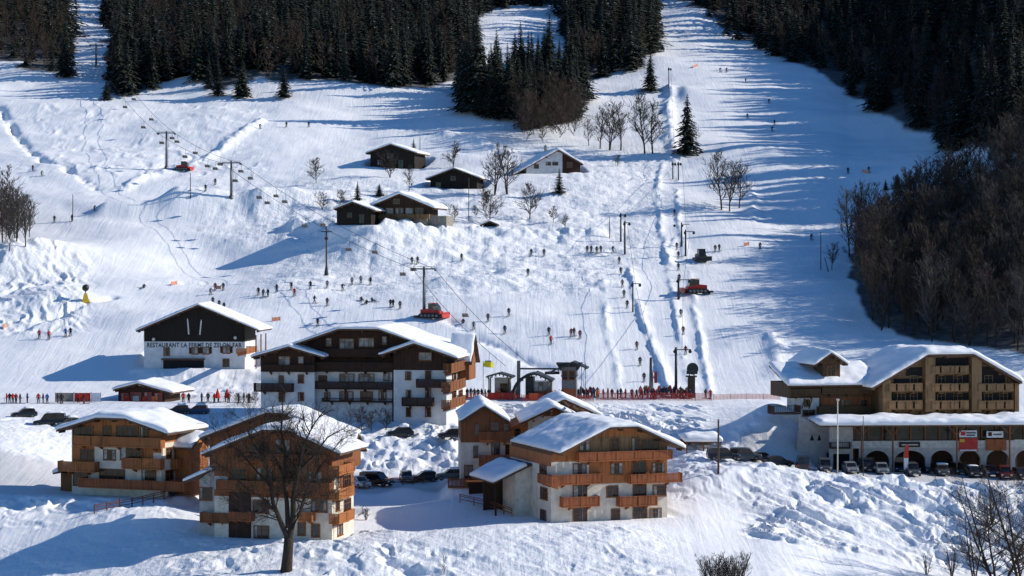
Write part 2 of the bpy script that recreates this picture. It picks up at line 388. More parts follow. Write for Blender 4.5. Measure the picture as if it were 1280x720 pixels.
# ------------------------------------------------------------------ relief (see berm / bump)
def inpoly(px, py, poly):
    r = np.zeros(np.broadcast(px, py).shape, bool); n = len(poly)
    for i in range(n):
        x0, y0 = poly[i]; x1, y1 = poly[(i + 1) % n]
        if y0 == y1: continue
        c = ((y0 > py) != (y1 > py)) & (px < (x1 - x0) * (py - y0) / (y1 - y0) + x0)
        r ^= c
    return r
def band(v, a, b, s): return sstep(a - s, a + s, v) * (1 - sstep(b - s, b + s, v))
# general undulation
far = sstep(355, 400, YY)
Z = Z + far * (1.6 * fbm(XX / 38, YY / 30, 11, 3) + .5 * fbm(XX / 11, YY / 9, 12, 3)) + sstep(560, 700, YY) * 5 * fbm(XX / 70, YY / 60, 14, 3)
Z = Z + (1 - far) * .25 * fbm(XX / 9, YY / 7, 13, 3)
# hummocky rough snow below the hamlet
rough = band(PXW, 330, 770, 45) * band(PYB, 235, 372, 14)
hum = np.abs(fbm(XX / 7, YY / 5, 21, 3)); Z = Z + rough * (.95 * hum + .20 * ridged(XX / 3.4, YY / 2.6, 22, 3)) * (.45 + 1.1 * np.clip(fbm(XX / 24, YY / 18, 29, 2) + .45, 0, 1))
rough2 = band(PXW, 240, 520, 40) * band(PYB, 225, 300, 14) * .6
Z = Z + rough2 * (.9 * ridged(XX / 7, YY / 5, 24, 3))
rg3 = band(PXW, 690, 830, 25) * band(PYB, 190, 330, 20)
Z = Z + rg3 * (.55 * np.abs(fbm(XX / 4, YY / 4, 25, 3)))
# knoll at the left edge, mottled with slides
kn = band(PXW, -200, 108, 22) * band(PYB, 325, 412, 12)
Z = Z + kn * (.75 * ridged((XX + .5 * YY) / 2.6 + 1.5 * fbm(XX / 6, YY / 6, 26, 2), (YY - .3 * XX) / 7, 27, 3))
gr = band(PXW, 30, 330, 40) * band(PYB, 130, 225, 16)
Z = Z + gr * .45 * ridged(XX / 6 + 2 * fbm(XX / 9, YY / 9, 3, 2), YY / 10, 28, 3)
# banks of thrown snow
def crumple(m, amp, sx, sy, seed, shear=0.0):
    global Z
    u = (XX + shear * YY) / sx + .9 * fbm(XX / 3.1, YY / 3.1, seed + 9, 2)
    v = (YY) / sy + .9 * fbm(XX / 2.7, YY / 2.7, seed + 8, 2)
    Z = Z + m * amp * (.35 + 1.0 * np.clip(.6 + 1.4 * fbm(XX / 9, YY / 7, seed + 77, 2), 0, 1.3)) * (ridged(u, v, seed, 3) + .55 * fbm(u * 1.5, v * 1.6, seed + 4, 3))
mf = band(YY, 214, 245, 4) * (1 - band(PXW, 845, 1400, 40) * sstep(640, 655, PYB + .0)) 
mf_left = .35 + .65 * sstep(150, 280, PXW)
crumple(mf * mf_left, .36, 3.8, 3.0, 40, .5)
crumple(band(YY, 250, 264, 3) * band(PXW, -300, 215, 20), .5, 2.6, 2.0, 44)
crumple(band(PXW, 440, 585, 10) * band(YY, 293, 313, 2), .95, 3.0, 2.2, 46)
crumple(band(PXW, 585, 880, 20) * band(YY, 296, 336, 3), .75, 1.8, 6.0, 48, .6)
crumple(band(PXW, 840, 960, 20) * band(YY, 262, 300, 4) * .55, .7, 2.0, 4.5, 50, .4)
crumple(band(PXW, 940, 1420, 22) * band(YY, 246, 277, 2.2), 1.0, 3.3, 10, 52, .9)
crumple(band(PXW, 860, 1400, 30) * band(YY, 214, 246, 6) * .12, .5, 4.0, 3.0, 54)
crumple(band(PXW, -300, 75, 20) * band(YY, 287, 318, 4) * .4, .7, 4.0, 3.0, 56)
crumple(band(PXW, 180, 330, 15) * band(YY, 352, 372, 4), .5, 3.0, 2.0, 58)

# wide forms that give the long blue shadows
bump(450, 300, 17, 17, 4.6, 24, skew=.6); bump(262, 322, 15, 14, -3.6, 10)
bump(470, 285, 12, 9, 1.6, 0, skew=.4)
bump(225, 258, 11, 5.5, 4.6, 8, skew=1.2)
bump(135, 268, 8, 3.8, 3.0, 4, skew=1.1)
bump(330, 252, 10, 6, 3.0, 20, skew=1.1)
bump(250, 300, 9, 14, -1.8, 28)
bump(20, 330, 13, 11, 5.0, 25, skew=-.0)
bump(70, 372, 8, 9, 2.0, 35)
bump(640, 345, 7, 4, 1.5, 0, skew=.9); bump(560, 352, 9, 3, 1.3, 0, skew=.8)
bump(300, 100, 34, 14, 3.0, 0); bump(470, 118, 26, 10, 2.5, 0); bump(600, 150, 16, 12, 2.0, -20, skew=.5)
bump(905, 190, 30, 18, 1.5, 0); bump(985, 215, 18, 30, 1.8, 10, skew=.4)
bump(850, 255, 9, 12, 1.2, 0)
bump(1115, 170, 16, 22, -1.5, 0)
bump(200, 400, 18, 5, 1.0, 6, skew=.5); bump(90, 425, 14, 5, .9, 10, skew=.5)
bump(245, 470, 6.5, 3.5, 1.6, 0, ymin=330)
bump(350, 470, 4, 6, 1.2, 0, ymin=330)
bump(860, 120, 7, 8, 2.2, 0, skew=1.0)
# snow heap beside the right-hand hotel, heaps by the road
bump(982, 550, 7.0, 6.5, 4.6, 0, ymin=292); bump(945, 548, 5.0, 6, 2.2, 0, ymin=290)
bump(600, 630, 5.5, 4.5, 1.0, 0, ymin=250); bump(520, 640, 6, 4, .9, 0, ymin=248)
bump(570, 607, 1.8, 3.5, 1.5, 20, ymin=255); bump(505, 618, 2.4, 3.0, .9, 15, ymin=255)
bump(215, 652, 6, 4, 1.2, 0); bump(150, 650, 7, 4.5, .9, 10)
bump(905, 595, 4.5, 4, .9, 0)
# banks along the drag lift lanes, the piste edges and paths
berm([(842, 492), (818, 440), (802, 400), (792, 365), (788, 335)], .8, 0.58, ymin=340, skew=1.5, seed=61, wob=.35)
berm([(862, 480), (852, 440), (846, 400), (840, 360), (833, 330), (842, 300)], .8, 0.32, ymin=340, skew=1.4, seed=62, wob=.35)
berm([(893, 495), (880, 450), (872, 410), (866, 380), (862, 340)], .7, 0.34, ymin=340, seed=63, wob=.35)
berm([(778, 490), (764, 440), (757, 400), (757, 370), (752, 350)], .7, 0.27, ymin=340, seed=64, wob=.35)
berm([(836, 330), (826, 290), (822, 250), (824, 215), (830, 200)], .8, 0.42, ymin=400, skew=1.3, seed=65, wob=.4)
berm([(856, 330), (851, 290), (847, 250), (846, 222)], .7, 0.30, ymin=400, skew=1.2, seed=66, wob=.4)
berm([(842, 200), (838, 170), (836, 140), (838, 110)], 1.6, 1.2, ymin=500, seed=67)
berm([(0, 132), (18, 165), (50, 198), (90, 215), (122, 236)], 1.2, -1.1, ymin=400, wob=.3, seed=68)
berm([(150, 238), (205, 215), (262, 200), (285, 180), (325, 152)], 1.8, 1.1, ymin=400, wob=.3, seed=69)
berm([(0, 420), (60, 398), (110, 378), (140, 372)], 1.2, -.6, ymin=340, wob=.3, seed=70)
berm([(560, 400), (620, 432), (660, 452), (720, 470)], 1.4, -.5, ymin=340, wob=.3, seed=71)
berm([(968, 470), (972, 445), (968, 420)], 1.6, .5, ymin=340, seed=72)
berm([(940, 275), (942, 250), (936, 225)], 1.2, .9, ymin=400, seed=73)
berm([(365, 285), (440, 283), (540, 290), (620, 288), (740, 296)], 2.5, 1.5, ymin=400, seed=74)
berm([(230, 352), (300, 352), (420, 345), (470, 350)], 1.8, -.5, ymin=380, seed=75)
berm([(560, 168), (600, 178), (640, 195)], 3, 1.0, ymin=400, seed=76)

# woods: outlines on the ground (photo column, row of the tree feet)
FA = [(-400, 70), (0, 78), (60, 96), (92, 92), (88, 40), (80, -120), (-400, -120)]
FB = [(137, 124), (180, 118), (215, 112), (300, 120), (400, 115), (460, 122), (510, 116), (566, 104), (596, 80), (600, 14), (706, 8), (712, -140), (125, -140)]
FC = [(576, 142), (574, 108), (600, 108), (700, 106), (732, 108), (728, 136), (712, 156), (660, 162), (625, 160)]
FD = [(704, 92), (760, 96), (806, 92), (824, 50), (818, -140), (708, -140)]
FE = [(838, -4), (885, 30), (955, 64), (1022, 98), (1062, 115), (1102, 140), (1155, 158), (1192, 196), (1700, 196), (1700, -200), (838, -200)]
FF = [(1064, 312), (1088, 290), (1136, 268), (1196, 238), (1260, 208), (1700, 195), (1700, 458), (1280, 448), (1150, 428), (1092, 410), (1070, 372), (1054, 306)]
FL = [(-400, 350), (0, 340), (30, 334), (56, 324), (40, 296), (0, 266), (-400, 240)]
forest = np.zeros(Z.shape)  # mask for the tree shade painted dark on the snow
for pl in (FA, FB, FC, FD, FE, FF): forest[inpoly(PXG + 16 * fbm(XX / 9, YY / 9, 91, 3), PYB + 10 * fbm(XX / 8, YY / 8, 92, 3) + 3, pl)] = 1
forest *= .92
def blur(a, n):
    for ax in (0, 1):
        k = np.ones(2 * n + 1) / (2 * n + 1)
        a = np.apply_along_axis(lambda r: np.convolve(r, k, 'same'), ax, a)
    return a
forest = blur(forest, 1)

PADS = []
def pad(o, rz, x0, x1, y0, y1, fall=1.6):
    """level the ground under a building: local rectangle x0..x1, y0..y1 at height o.z"""
    global Z
    c, s = math.cos(rz), math.sin(rz)
    u = (XX - o[0]) * c + (YY - o[1]) * s; v = -(XX - o[0]) * s + (YY - o[1]) * c
    d = np.hypot(np.maximum(np.maximum(x0 - u, u - x1), 0), np.maximum(np.maximum(y0 - v, v - y1), 0))
    w = 1 - sstep(0, fall, d)
    Z = Z * (1 - w) + (o[2] - .05) * w

def build_terrain():
    nr, nc = Z.shape
    co = np.empty((nr * nc, 3)); co[:, 0] = XX.ravel(); co[:, 1] = YY.ravel(); co[:, 2] = Z.ravel()
    me = bpy.data.meshes.new('snow_slope'); me.vertices.add(nr * nc); me.vertices.foreach_set('co', co.ravel())
    i = np.arange(nr - 1)[:, None] * nc + np.arange(nc - 1)[None, :]
    q = np.stack([i, i + 1, i + nc + 1, i + nc], -1).reshape(-1)
    nf = (nr - 1) * (nc - 1)
    me.loops.add(nf * 4); me.loops.foreach_set('vertex_index', q)
    me.polygons.add(nf); me.polygons.foreach_set('loop_start', np.arange(nf) * 4)
    me.polygons.foreach_set('use_smooth', np.ones(nf, bool))
    me.update(calc_edges=True)
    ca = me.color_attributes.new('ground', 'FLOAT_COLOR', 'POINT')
    road = band(YY, 265, 288, 1.5) * band(PXW, -300, 250, 10) * .35 + band(YY, 279, 296, 1.2) * band(PXW, 925, 1400, 10) * .5
    road = road + band(YY, 276, 291, 1.2) * band(PXW, 440, 575, 8) * .45 + band(YY, 338, 352, 2) * band(PXW, -40, 890, 20) * .14
    rgh = np.clip(rough + .6 * rough2 + kn + rg3 + mf * .8 + band(YY, 292, 336, 2) * .6 + band(PXW, 940, 1420, 22) * band(YY, 246, 277, 2) + .12, 0, 1)
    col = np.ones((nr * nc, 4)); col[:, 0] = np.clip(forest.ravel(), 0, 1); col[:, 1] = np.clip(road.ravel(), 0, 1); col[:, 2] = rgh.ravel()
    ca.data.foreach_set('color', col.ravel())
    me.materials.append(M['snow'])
    o = bpy.data.objects.new('ground', me); C.objects.link(o)
    tag(o, 'snow covered hillside with groomed pistes and banks of ploughed snow', kind='structure'); o['category'] = 'ground'
    return o

# ------------------------------------------------------------------ buildings
def slab(name, zf, x0, x1, y0, y1, th, mat, parent, step=.45, snow=False, seed=0, over=0.0, label=None, xk=(), smooth=None):
    """heightfield slab following zf(x, y); as snow it gets a rounded, uneven edge"""
    if snow: step = .32
    xs = list(np.linspace(x0 - over, x1 + over, max(2, int((x1 - x0) / step) + 1)))
    if not snow: xs = sorted(set(xs) | set(k for k in xk if x0 < k < x1))
    ys = list(np.linspace(y0 - over, y1 + over, max(2, int((y1 - y0) / step) + 1)))
    X, Y = np.meshgrid(xs, ys); zb = np.vectorize(zf)(np.clip(X, x0, x1), np.clip(Y, y0, y1))
    if snow:
        d = np.minimum(np.minimum(X - xs[0], xs[-1] - X), np.minimum(Y - ys[0], ys[-1] - Y))
        n = fbm(X / 2.6, Y / 2.6, seed, 3); n2 = fbm(X / .9, Y / .9, seed + 5, 2)
        top = zb + th * (.52 + .48 * (1 - np.exp(-d / .35))) * (1 + .45 * n) + .07 * n2
        bot = zb + .012
        # sagging lip: the outermost line hangs slightly below the roof edge and moves in and out
        e = (d < 1e-6); wob = .16 * fbm(X / 1.1, Y / 1.1, seed + 9, 2)
        Xo = X + np.where(e, wob * np.sign(X - X.mean()) * (np.abs(X - X.mean()) > .48 * (xs[-1] - xs[0])), 0)
        Yo = Y + np.where(e, wob * np.sign(Y - Y.mean()) * (np.abs(Y - Y.mean()) > .48 * (ys[-1] - ys[0])), 0)
    else:
        top = zb; bot = zb - th; Xo, Yo = X, Y
    nr, nc = X.shape; N = nr * nc
    v = [tuple(t) for t in zip(Xo.ravel(), Yo.ravel(), top.ravel())] + [tuple(t) for t in zip(Xo.ravel(), Yo.ravel(), bot.ravel())]
    f = []
    for i in range(nr - 1):
        for j in range(nc - 1):
            a = i * nc + j; f.append((a, a + 1, a + nc + 1, a + nc)); f.append((a + N, a + nc + N, a + nc + 1 + N, a + 1 + N))
    for j in range(nc - 1):
        f.append((j, j + N, j + 1 + N, j + 1)); a = (nr - 1) * nc + j; f.append((a, a + 1, a + 1 + N, a + N))
    for i in range(nr - 1):
        a = i * nc; f.append((a, a + nc, a + nc + N, a + N)); a = i * nc + nc - 1; f.append((a, a + N, a + nc + N, a + nc))
    b = MB(); b.add(v, f); o = b.build(name, mat, parent, smooth=snow)
    if label: o['label'] = label
    return o

class Bldg:
    def __init__(s, name, label, cat, px, py, Y, r, group=None, zoff=0):
        s.o = at(px, py, Y); s.r = R(r); s.c = math.cos(s.r); s.s = math.sin(s.r)
        s.root = empty(name, s.o, s.r); tag(s.root, label, cat, group); s.seed = rnd.randint(1, 999)
        s.plane = {}
    def ray(s, px, py):
        dx, dy, dz = (px - CX) / F, 1.0, -(py - HY) / F
        ox, oy, oz = -s.o.x, -s.o.y, -s.o.z
        L = lambda x, y: (x * s.c + y * s.s, -x * s.s + y * s.c)
        o2 = L(ox, oy); d2 = L(dx, dy)
        return (o2[0], o2[1], oz), (d2[0], d2[1], dz)
    def U(s, px, py=500, y=0.0):
        """front-parallel plane at local y -> local (x, z)"""
        o, d = s.ray(px, py); t = (y - o[1]) / d[1]; return o[0] + t * d[0], o[2] + t * d[2]
    def V(s, px, py=500, x=0.0):
        """side plane at local x -> local (y, z)"""
        o, d = s.ray(px, py); t = (x - o[0]) / d[0]; return o[1] + t * d[1], o[2] + t * d[2]
    # faces: map (u, out, z) to local
    def fm(s, face, pl):
        if face == 'front': return lambda u, w, z: (u, pl - w, z)
        if face == 'right': return lambda u, w, z: (pl + w, u, z)
        if face == 'left': return lambda u, w, z: (pl - w, u, z)
    def rect(s, px0, py0, px1, py1, face, pl, out=0.0):
        pm = (py0 + py1) / 2; xm = (px0 + px1) / 2
        if face == 'front':
            g = lambda a, b: s.U(a, b, pl - out)
        elif face == 'right': g = lambda a, b: s.V(a, b, pl + out)
        else: g = lambda a, b: s.V(a, b, pl - out)
        a = g(px0, pm)[0]; b = g(px1, pm)[0]; z0 = g(xm, py1)[1]; z1 = g(xm, py0)[1]
        return min(a, b), max(a, b), z0, z1
    def fbox(s, mb, face, pl, u0, u1, w0, w1, z0, z1):
        fm = s.fm(face, pl); a = fm(u0, w0, z0); b = fm(u1, w1, z1)
        mb.box(min(a[0], b[0]), max(a[0], b[0]), min(a[1], b[1]), max(a[1], b[1]), z0, z1)
    def patch(s, px0, py0, px1, py1, mat, face='front', pl=0.0, out=.05, name='cladding'):
        u0, u1, z0, z1 = s.rect(px0, py0, px1, py1, face, pl)
        b = MB(); s.fbox(b, face, pl, u0, u1, -.02, out, z0, z1); return b.build(name, mat, s.root)
    def win(s, px0, py0, px1, py1, face='front', pl=0.0, pale=False, shutters=None, frame='wood_frame', out=.06, name='window', arch=False, door=False):
        u0, u1, z0, z1 = s.rect(px0, py0, px1, py1, face, pl, out)
        w = u1 - u0; h = z1 - z0; half = (not pale and not door and int(px0 * 13 + py0 * 7) % 5 < 2)
        b = MB(); s.fbox(b, face, pl, u0, u1, -.02, out + .01, z0, z1)
        o = b.build('door' if door else name, 'glass_pale' if pale else 'glass', s.root)
        if half:        # drawn curtain behind part of the pane
            f = MB(); k = .28 + .3 * (int(px0 * 3 + py1) % 3) / 3
            s.fbox(f, face, pl, u0, u0 + w * k * .7, out, out + .016, z0 + .02, z1 - .01)
            if int(px0 + py0) % 2: f.build('curtain', 'glass_pale', o); f = MB(); s.fbox(f, face, pl, u1 - w * k * .7, u1, out, out + .016, z0 + .02, z1 - .01)
            f.build('curtain', 'glass_pale', o)
        t = min(.11, w * .13); f = MB(); e = out + .07
        s.fbox(f, face, pl, u0 - t, u0, -.02, e, z0 - t, z1 + t); s.fbox(f, face, pl, u1, u1 + t, -.02, e, z0 - t, z1 + t)
        s.fbox(f, face, pl, u0, u1, -.02, e - .004, z1, z1 + t); s.fbox(f, face, pl, u0, u1, -.02, e - .004, z0 - t, z0)
        nm = max(1, round(w / .85)) if w > .9 else 0
        for k in range(1, nm + (1 if nm == 1 else 0)):
            uu = u0 + w * k / (nm if nm > 1 else 2); s.fbox(f, face, pl, uu - .035, uu + .035, out, e - .02, z0, z1)
        if h > 1.0 and not door: s.fbox(f, face, pl, u0, u1, out, e - .03, z0 + h * .64, z0 + h * .64 + .05)
        f.build('frame', frame, o)
        if not door:
            q = MB(); s.fbox(q, face, pl, u0 - t - .05, u1 + t + .05, -.02, e + .07, z0 - t - .07, z0 - t - .004); q.build('sill', frame if frame != 'frame_white' else 'plaster', o)
        if shutters:
            for sg in (-1, 1):
                q = MB(); a = (u0 - t - .42) if sg < 0 else (u1 + t + .02)
                s.fbox(q, face, pl, a, a + .40, .0, out + .05, z0 - .02, z1 + .02); q.build('shutter', shutters, o)
        return o
    def balc(s, px0, px1, pyt, pyb, face='front', pl=0.0, depth=1.25, mat='wood_orange', style='boards', bay=None, brackets=True):
        u0, u1, z0, z1 = s.rect(px0, pyt, px1, pyb, face, pl, depth)
        dk = MB(); s.fbox(dk, face, pl, u0, u1, -.01, depth, z0, z0 + .16); o = dk.build('balcony', mat, s.root)
        r = MB(); hgt = z1 - z0
        s.fbox(r, face, pl, u0, u1, depth - .09, depth + .02, z1 - .09, z1)          # top rail
        for (a, b_, c_) in ((u0, u0 + .08, 1), (u1 - .08, u1, 1)): s.fbox(r, face, pl, a, b_, .01, depth, z1 - .085, z1 - .004)
        np_ = max(1, int((u1 - u0) / 2.4))
        for k in range(np_ + 1):
            uu = u0 + .05 + (u1 - u0 - .1) * k / np_; s.fbox(r, face, pl, uu - .055, uu + .055, depth - .1, depth + .035, z0 + .16, z1 + .02)
        if style == 'boards':
            n = max(2, int((u1 - u0) / .17)); bw = (u1 - u0) / n
            for k in range(n): s.fbox(r, face, pl, u0 + k * bw, u0 + k * bw + bw * .80, depth - .055, depth - .01, z0 + .2, z1 - .1)
        elif style == 'panels':     # solid bulging bays with gaps between
            n = bay or max(1, int((u1 - u0) / 1.3)); bw = (u1 - u0) / n
            for k in range(n):
                a = u0 + k * bw + .14; b2 = a + bw - .28
                s.fbox(r, face, pl, a, b2, depth - .05, depth + .09, z0 + .1, z1 - .12)
                s.fbox(r, face, pl, a - .03, b2 + .03, depth + .09, depth + .14, z1 - .2, z1 - .08); s.fbox(r, face, pl, a - .03, b2 + .03, depth + .09, depth + .13, z0 + .08, z0 + .2)
        else:
            n = max(2, int((u1 - u0) / .3))
            for k in range(n): uu = u0 + (k + .5) * (u1 - u0) / n; s.fbox(r, face, pl, uu - .02, uu + .02, depth - .05, depth - .02, z0 + .15, z1 - .08)
        if style != 'panels':
            for uu in (u0, u1):     # end panels
                for k in range(max(2, int(depth / .2))):
                    w0 = .02 + k * .2; s.fbox(r, face, pl, uu if uu == u0 else uu - .04, uu + .04 if uu == u0 else uu, w0, min(w0 + .16, depth - .06), z0 + .2, z1 - .1)
        r.build('railing', mat, o)
        if brackets:
            n = max(2, int((u1 - u0) / 2.6)); fm = s.fm(face, pl)
            for k in range(n):
                br = MB()
                uu = u0 + (k + .5) * (u1 - u0) / n
                vs = [fm(uu + a, w, z) for a in (-.07, .07) for (w, z) in ((-.02, z0 - .5), (-.02, z0 - .006), (depth * .85, z0 - .006), (depth * .85, z0 - .14))]
                br.add(vs, [(0, 1, 2, 3), (7, 6, 5, 4), (0, 4, 5, 1), (1, 5, 6, 2), (2, 6, 7, 3), (3, 7, 4, 0)])
                br.build('bracket', mat, o)
        return o
    def gable(s, cutL, cutR, pycut, eR, y0=-1.2, y1=12, eLx=None, hip=None, th=.85, deck=.26, snow=True, seedoff=0, xL=None, xR=None, mat='fascia', name='roof', cap=.08):
        """gable roof given by its front edge: flat cut (or peak) pixels and the right eave pixel; ridge along local y"""
        xa, za = s.U(cutL, pycut, y0); xb, _ = s.U(cutR, pycut, y0); xe, ze = s.U(eR[0], eR[1], y0)
        xc = (xa + xb) / 2; cw = abs(xb - xa) / 2
        tp = (za - ze) / max(.1, (xe - xb)) if eR[0] > cutR else (za - ze) / max(.1, xa - xe)
        ap = za + cw * tp; hl = hip if hip is not None else cw * 1.0
        if cw < .3: hl = 0
        x1 = xe if eR[0] > cutR else (2 * xc - xe); x0 = s.U(eLx, pycut, y0)[0] if eLx else 2 * xc - x1
        if xR is not None: x1 = xR
        if xL is not None: x0 = xL
        th_ = cw * tp / hl if hl > 0 else 0
        def zf(x, y):
            z = ap - tp * abs(x - xc)
            if hl > 0: z = min(z, za + th_ * (y - y0), za + cap)
            return z
        rf = slab(name, zf, x0, x1, y0, y1, deck, mat, s.root, xk=(xc - cw, xc, xc + cw))
        # barge boards and purlin ends under the front edge
        for k in np.linspace(x0 + .4, x1 - .4, 7):
            b = MB(); z = zf(k, y0) - deck; b.box(k - .09, k + .09, y0 + .1, 0, z - .28, z - .02); b.build('purlin', 'fascia', rf)
        if snow: slab('roof_snow', zf, x0, x1, y0, y1, th, 'roof_snow', s.root, snow=True, seed=s.seed + seedoff, over=.12)
        return dict(zf=zf, xc=xc, cw=cw, za=za, ap=ap, tp=tp, x0=x0, x1=x1, y0=y0, y1=y1, deck=deck, rf=rf)
    def body(s, x0, x1, d, G, split, lower='plaster', upper='wood_orange', y=0.0, zb=-1.5, name='wall'):
        """plaster base up to local height `split`, boarded storeys above following the roof underside"""
        un = lambda x: G['zf'](x, y) - G['deck'] * .5
        if split > 0:
            b = MB(); b.box(x0 + .0, x1, y, y + d, zb, split); b.build(name, lower, s.root)
        pts = [(x0, max(split, zb)), (x1, max(split, zb)), (x1, un(x1))]
        for k in (G['xc'] + G['cw'], G['xc'], G['xc'] - G['cw']):
            if x0 < k < x1: pts.append((k, un(k)))
        pts.append((x0, un(x0))); b = MB(); b.prism(pts, y - .04, y + d + .04 if split > 0 else y + d); b.build('boarded_wall' if split > 0 else name, upper, s.root)
    def chimney(s, x, y, z0, z1, w=.7):
        b = MB(); b.box(x - w / 2, x + w / 2, y - w / 2, y + w / 2, z0, z1); b.box(x - w / 2 - .1, x + w / 2 + .1, y - w / 2 - .1, y + w / 2 + .1, z1 + .003, z1 + .15)
        b.box(x - .15, x + .15, y - .15, y + .15, z1 + .153, z1 + .45); b.build('chimney', 'brick', s.root)
# ================================================================== THE BUILDINGS
# ---- left chalet
b = Bldg('chalet', 'orange timber chalet with white plaster panels at the far left, above the snowy road', 'chalet', 202, 622, 262, -20)
x0 = b.U(90)[0]; d = b.V(240)[0]
G = b.gable(120, 157, 522, (209, 542), y0=-1.5, y1=d + 1.2, eLx=70, th=.68)
b.body(x0, 0, d, G, b.U(150, 585)[1], upper='wood_orange'); pad(b.o, b.r, x0 - 1, 1, -2, d + 1)
for a in ((118, 559, 152, 586), (192, 566, 202.5, 586), (160, 560, 178, 561)): b.patch(*a, 'plaster')
for a in ((92, 533, 116, 547), (129, 533, 138, 547), (146, 533, 172, 547), (176, 534, 184, 547), (101, 562, 117, 574), (130, 563, 144, 574), (151, 559, 177, 574)): b.win(*a)
for a in ((92, 588, 109, 606), (125, 587, 155, 601), (178, 586, 194, 600)): b.win(*a)
for a in ((207, 588, 216, 600), (208, 560, 214, 572), (219, 559, 226, 574), (229, 558, 236, 573), (222, 588, 228, 600)): b.win(*a, face='right')
b.patch(203, 553, 217, 620, 'plaster', face='right'); b.patch(218, 590, 240, 620, 'plaster', face='right')
b.balc(90, 201, 546, 559, depth=1.1, mat='wood_orange'); b.balc(72, 118, 577, 590, depth=1.3, mat='wood_orange'); b.balc(153, 200, 573, 587, depth=1.2, mat='wood_orange')
b.balc(98, 230, 600, 612, depth=2.0, mat='wood_red', brackets=False)
b.balc(222, 243, 572, 584, face='right', depth=1.1); b.balc(205, 240, 599, 610, face='right', depth=1.1, mat='wood_red')
# low annexe with its own snow pad
zf = lambda x, y: 3.4 + .25 * (x - x0)
slab('roof', zf, x0 - 4.2, x0, 2, d - 1, .2, 'fascia', b.root); slab('roof_snow', zf, x0 - 4.2, x0 - .1, 2, d - 1, .6, 'roof_snow', b.root, snow=True, seed=5, over=.1)
q = MB(); q.box(x0 - 3.6, x0 - .01, 3, d - 2, -1, 2.3); q.build('wall', 'wood_brown', b.root)
# cross gable over the far end of the lit side
q = MB(); q.prism_x([(d - 4.5, 0), (d + .5, 0), (d + .5, 6.0), (d - 2, 7.4), (d - 4.5, 6.0)], -.5, 2.2); q.build('wing_wall', 'wood_orange', b.root)
def zfx(yc, ap, tp): return lambda x, y: ap - tp * abs(y - yc)
slab('roof', zfx(d - 2, 7.9, .55), -.5, 2.9, d - 5.2, d + 1.2, .2, 'fascia', b.root); slab('roof_snow', zfx(d - 2, 7.9, .55), -.3, 2.8, d - 5.1, d + 1.1, .5, 'roof_snow', b.root, snow=True, seed=8)
L1 = b

# ---- dark chalet behind the big tree
b = Bldg('chalet', 'brown chalet half hidden by the big bare tree, snow lying on both roof slopes', 'chalet', 415, 676, 240, -15)
x0 = b.U(268)[0]; d = b.V(442)[0]
G = b.gable(328, 360, 537, (425, 567), y0=-1.7, y1=d + .2, eLx=252, th=.55)
b.body(x0, 0, d, G, b.U(340, 622)[1], upper='wood_brown', lower='plaster'); xl = b.U(246)[0]; pad(b.o, b.r, xl - 1, 1, -1, d + 1, 1.2)
b.patch(286, 600, 314, 676, 'wood_dark'); b.patch(268, 595, 285, 612, 'plaster_shaded')  # dark boards stand for the staircase shade; plaster beside them darkened for shade
for a in ((317, 626, 335, 640), (318, 658, 335, 672), (390, 625, 408, 639), (373, 654, 381, 668)): b.win(*a, shutters=None)
b.win(390, 656, 399, 671, door=True)
for a in ((322, 585, 340, 600), (345, 550, 362, 566), (385, 590, 402, 604), (290, 586, 308, 600), (372, 556, 388, 570), (312, 556, 326, 570)): b.win(*a)
b.balc(270, 412, 602, 616, depth=1.2, mat='wood_brown'); b.balc(286, 314, 640, 652, depth=1.2, mat='wood_red'); b.balc(372, 390, 640, 652, depth=1.2, mat='wood_orange')
b.balc(300, 405, 568, 579, depth=1.0, mat='wood_brown')
b.patch(417, 620, 441, 676, 'plaster', face='right', name='plaster_panel'); b.patch(417, 585, 425, 618, 'plaster', face='right', name='plaster_panel')
for p0, p1 in ((580, 592), (609, 622), (639, 652)): b.balc(424, 443, p0, p1, face='right', depth=1.3)
for a in ((421, 594, 425, 608), (430, 594, 438, 608), (420, 624, 424, 637), (430, 624, 438, 638), (422, 655, 428, 668)): b.win(*a, face='right')
q = MB(); xa, xb = xl, x0 - .01; q.prism([(xa, -1), (xb, -1), (xb, 8.4), (xa, 6.6)], .8, d - 1); q.build('annexe_wall', 'plaster_shaded', b.root)
zf = lambda x, y: 8.1 + .42 * (x - x0)
slab('roof', zf, xl - 1.6, x0, -.2, d - .5, .2, 'fascia', b.root); slab('roof_snow', zf, xl - 1.6, x0 - .3, -.2, d - .5, .55, 'roof_snow', b.root, snow=True, seed=15, over=.1)
b.win(250, 610, 264, 624, pl=.8); b.balc(250, 286, 641, 654, pl=.8, depth=1.1, mat='wood_brown')
# ---- second chalet right behind it
b = Bldg('chalet', 'wide brown chalet with lit orange side balconies, behind the tree fronted chalet', 'chalet', 418, 652, 257, -15)
x0 = b.U(262)[0]; d = b.V(439)[0]
G = b.gable(332, 352, 516, (425, 547), y0=-1.2, y1=d + .2, eLx=250, th=.62)
b.body(x0, 0, d, G, 3.0, upper='wood_brown', lower='plaster'); pad(b.o, b.r, x0 - .5, 1, 0, d + 1, 1.2)
b.patch(420, 553, 446, 572, 'wood_orange', face='right')
for p0, p1 in ((552, 565), (580, 592)): b.balc(420, 444, p0, p1, face='right', depth=1.2)
for a in ((423, 541, 428, 551), (431, 541, 441, 551), (424, 568, 430, 579), (434, 568, 441, 579)): b.win(*a, face='right', pale=False)
b.win(330, 522, 352, 531)
q = MB(); q.prism_x([(d - 4.4, 6.6), (d, 6.6), (d, 8.2), (d - 2.2, 10.2), (d - 4.4, 8.2)], -.5, 1.3); q.build('wing_wall', 'wood_brown', b.root)
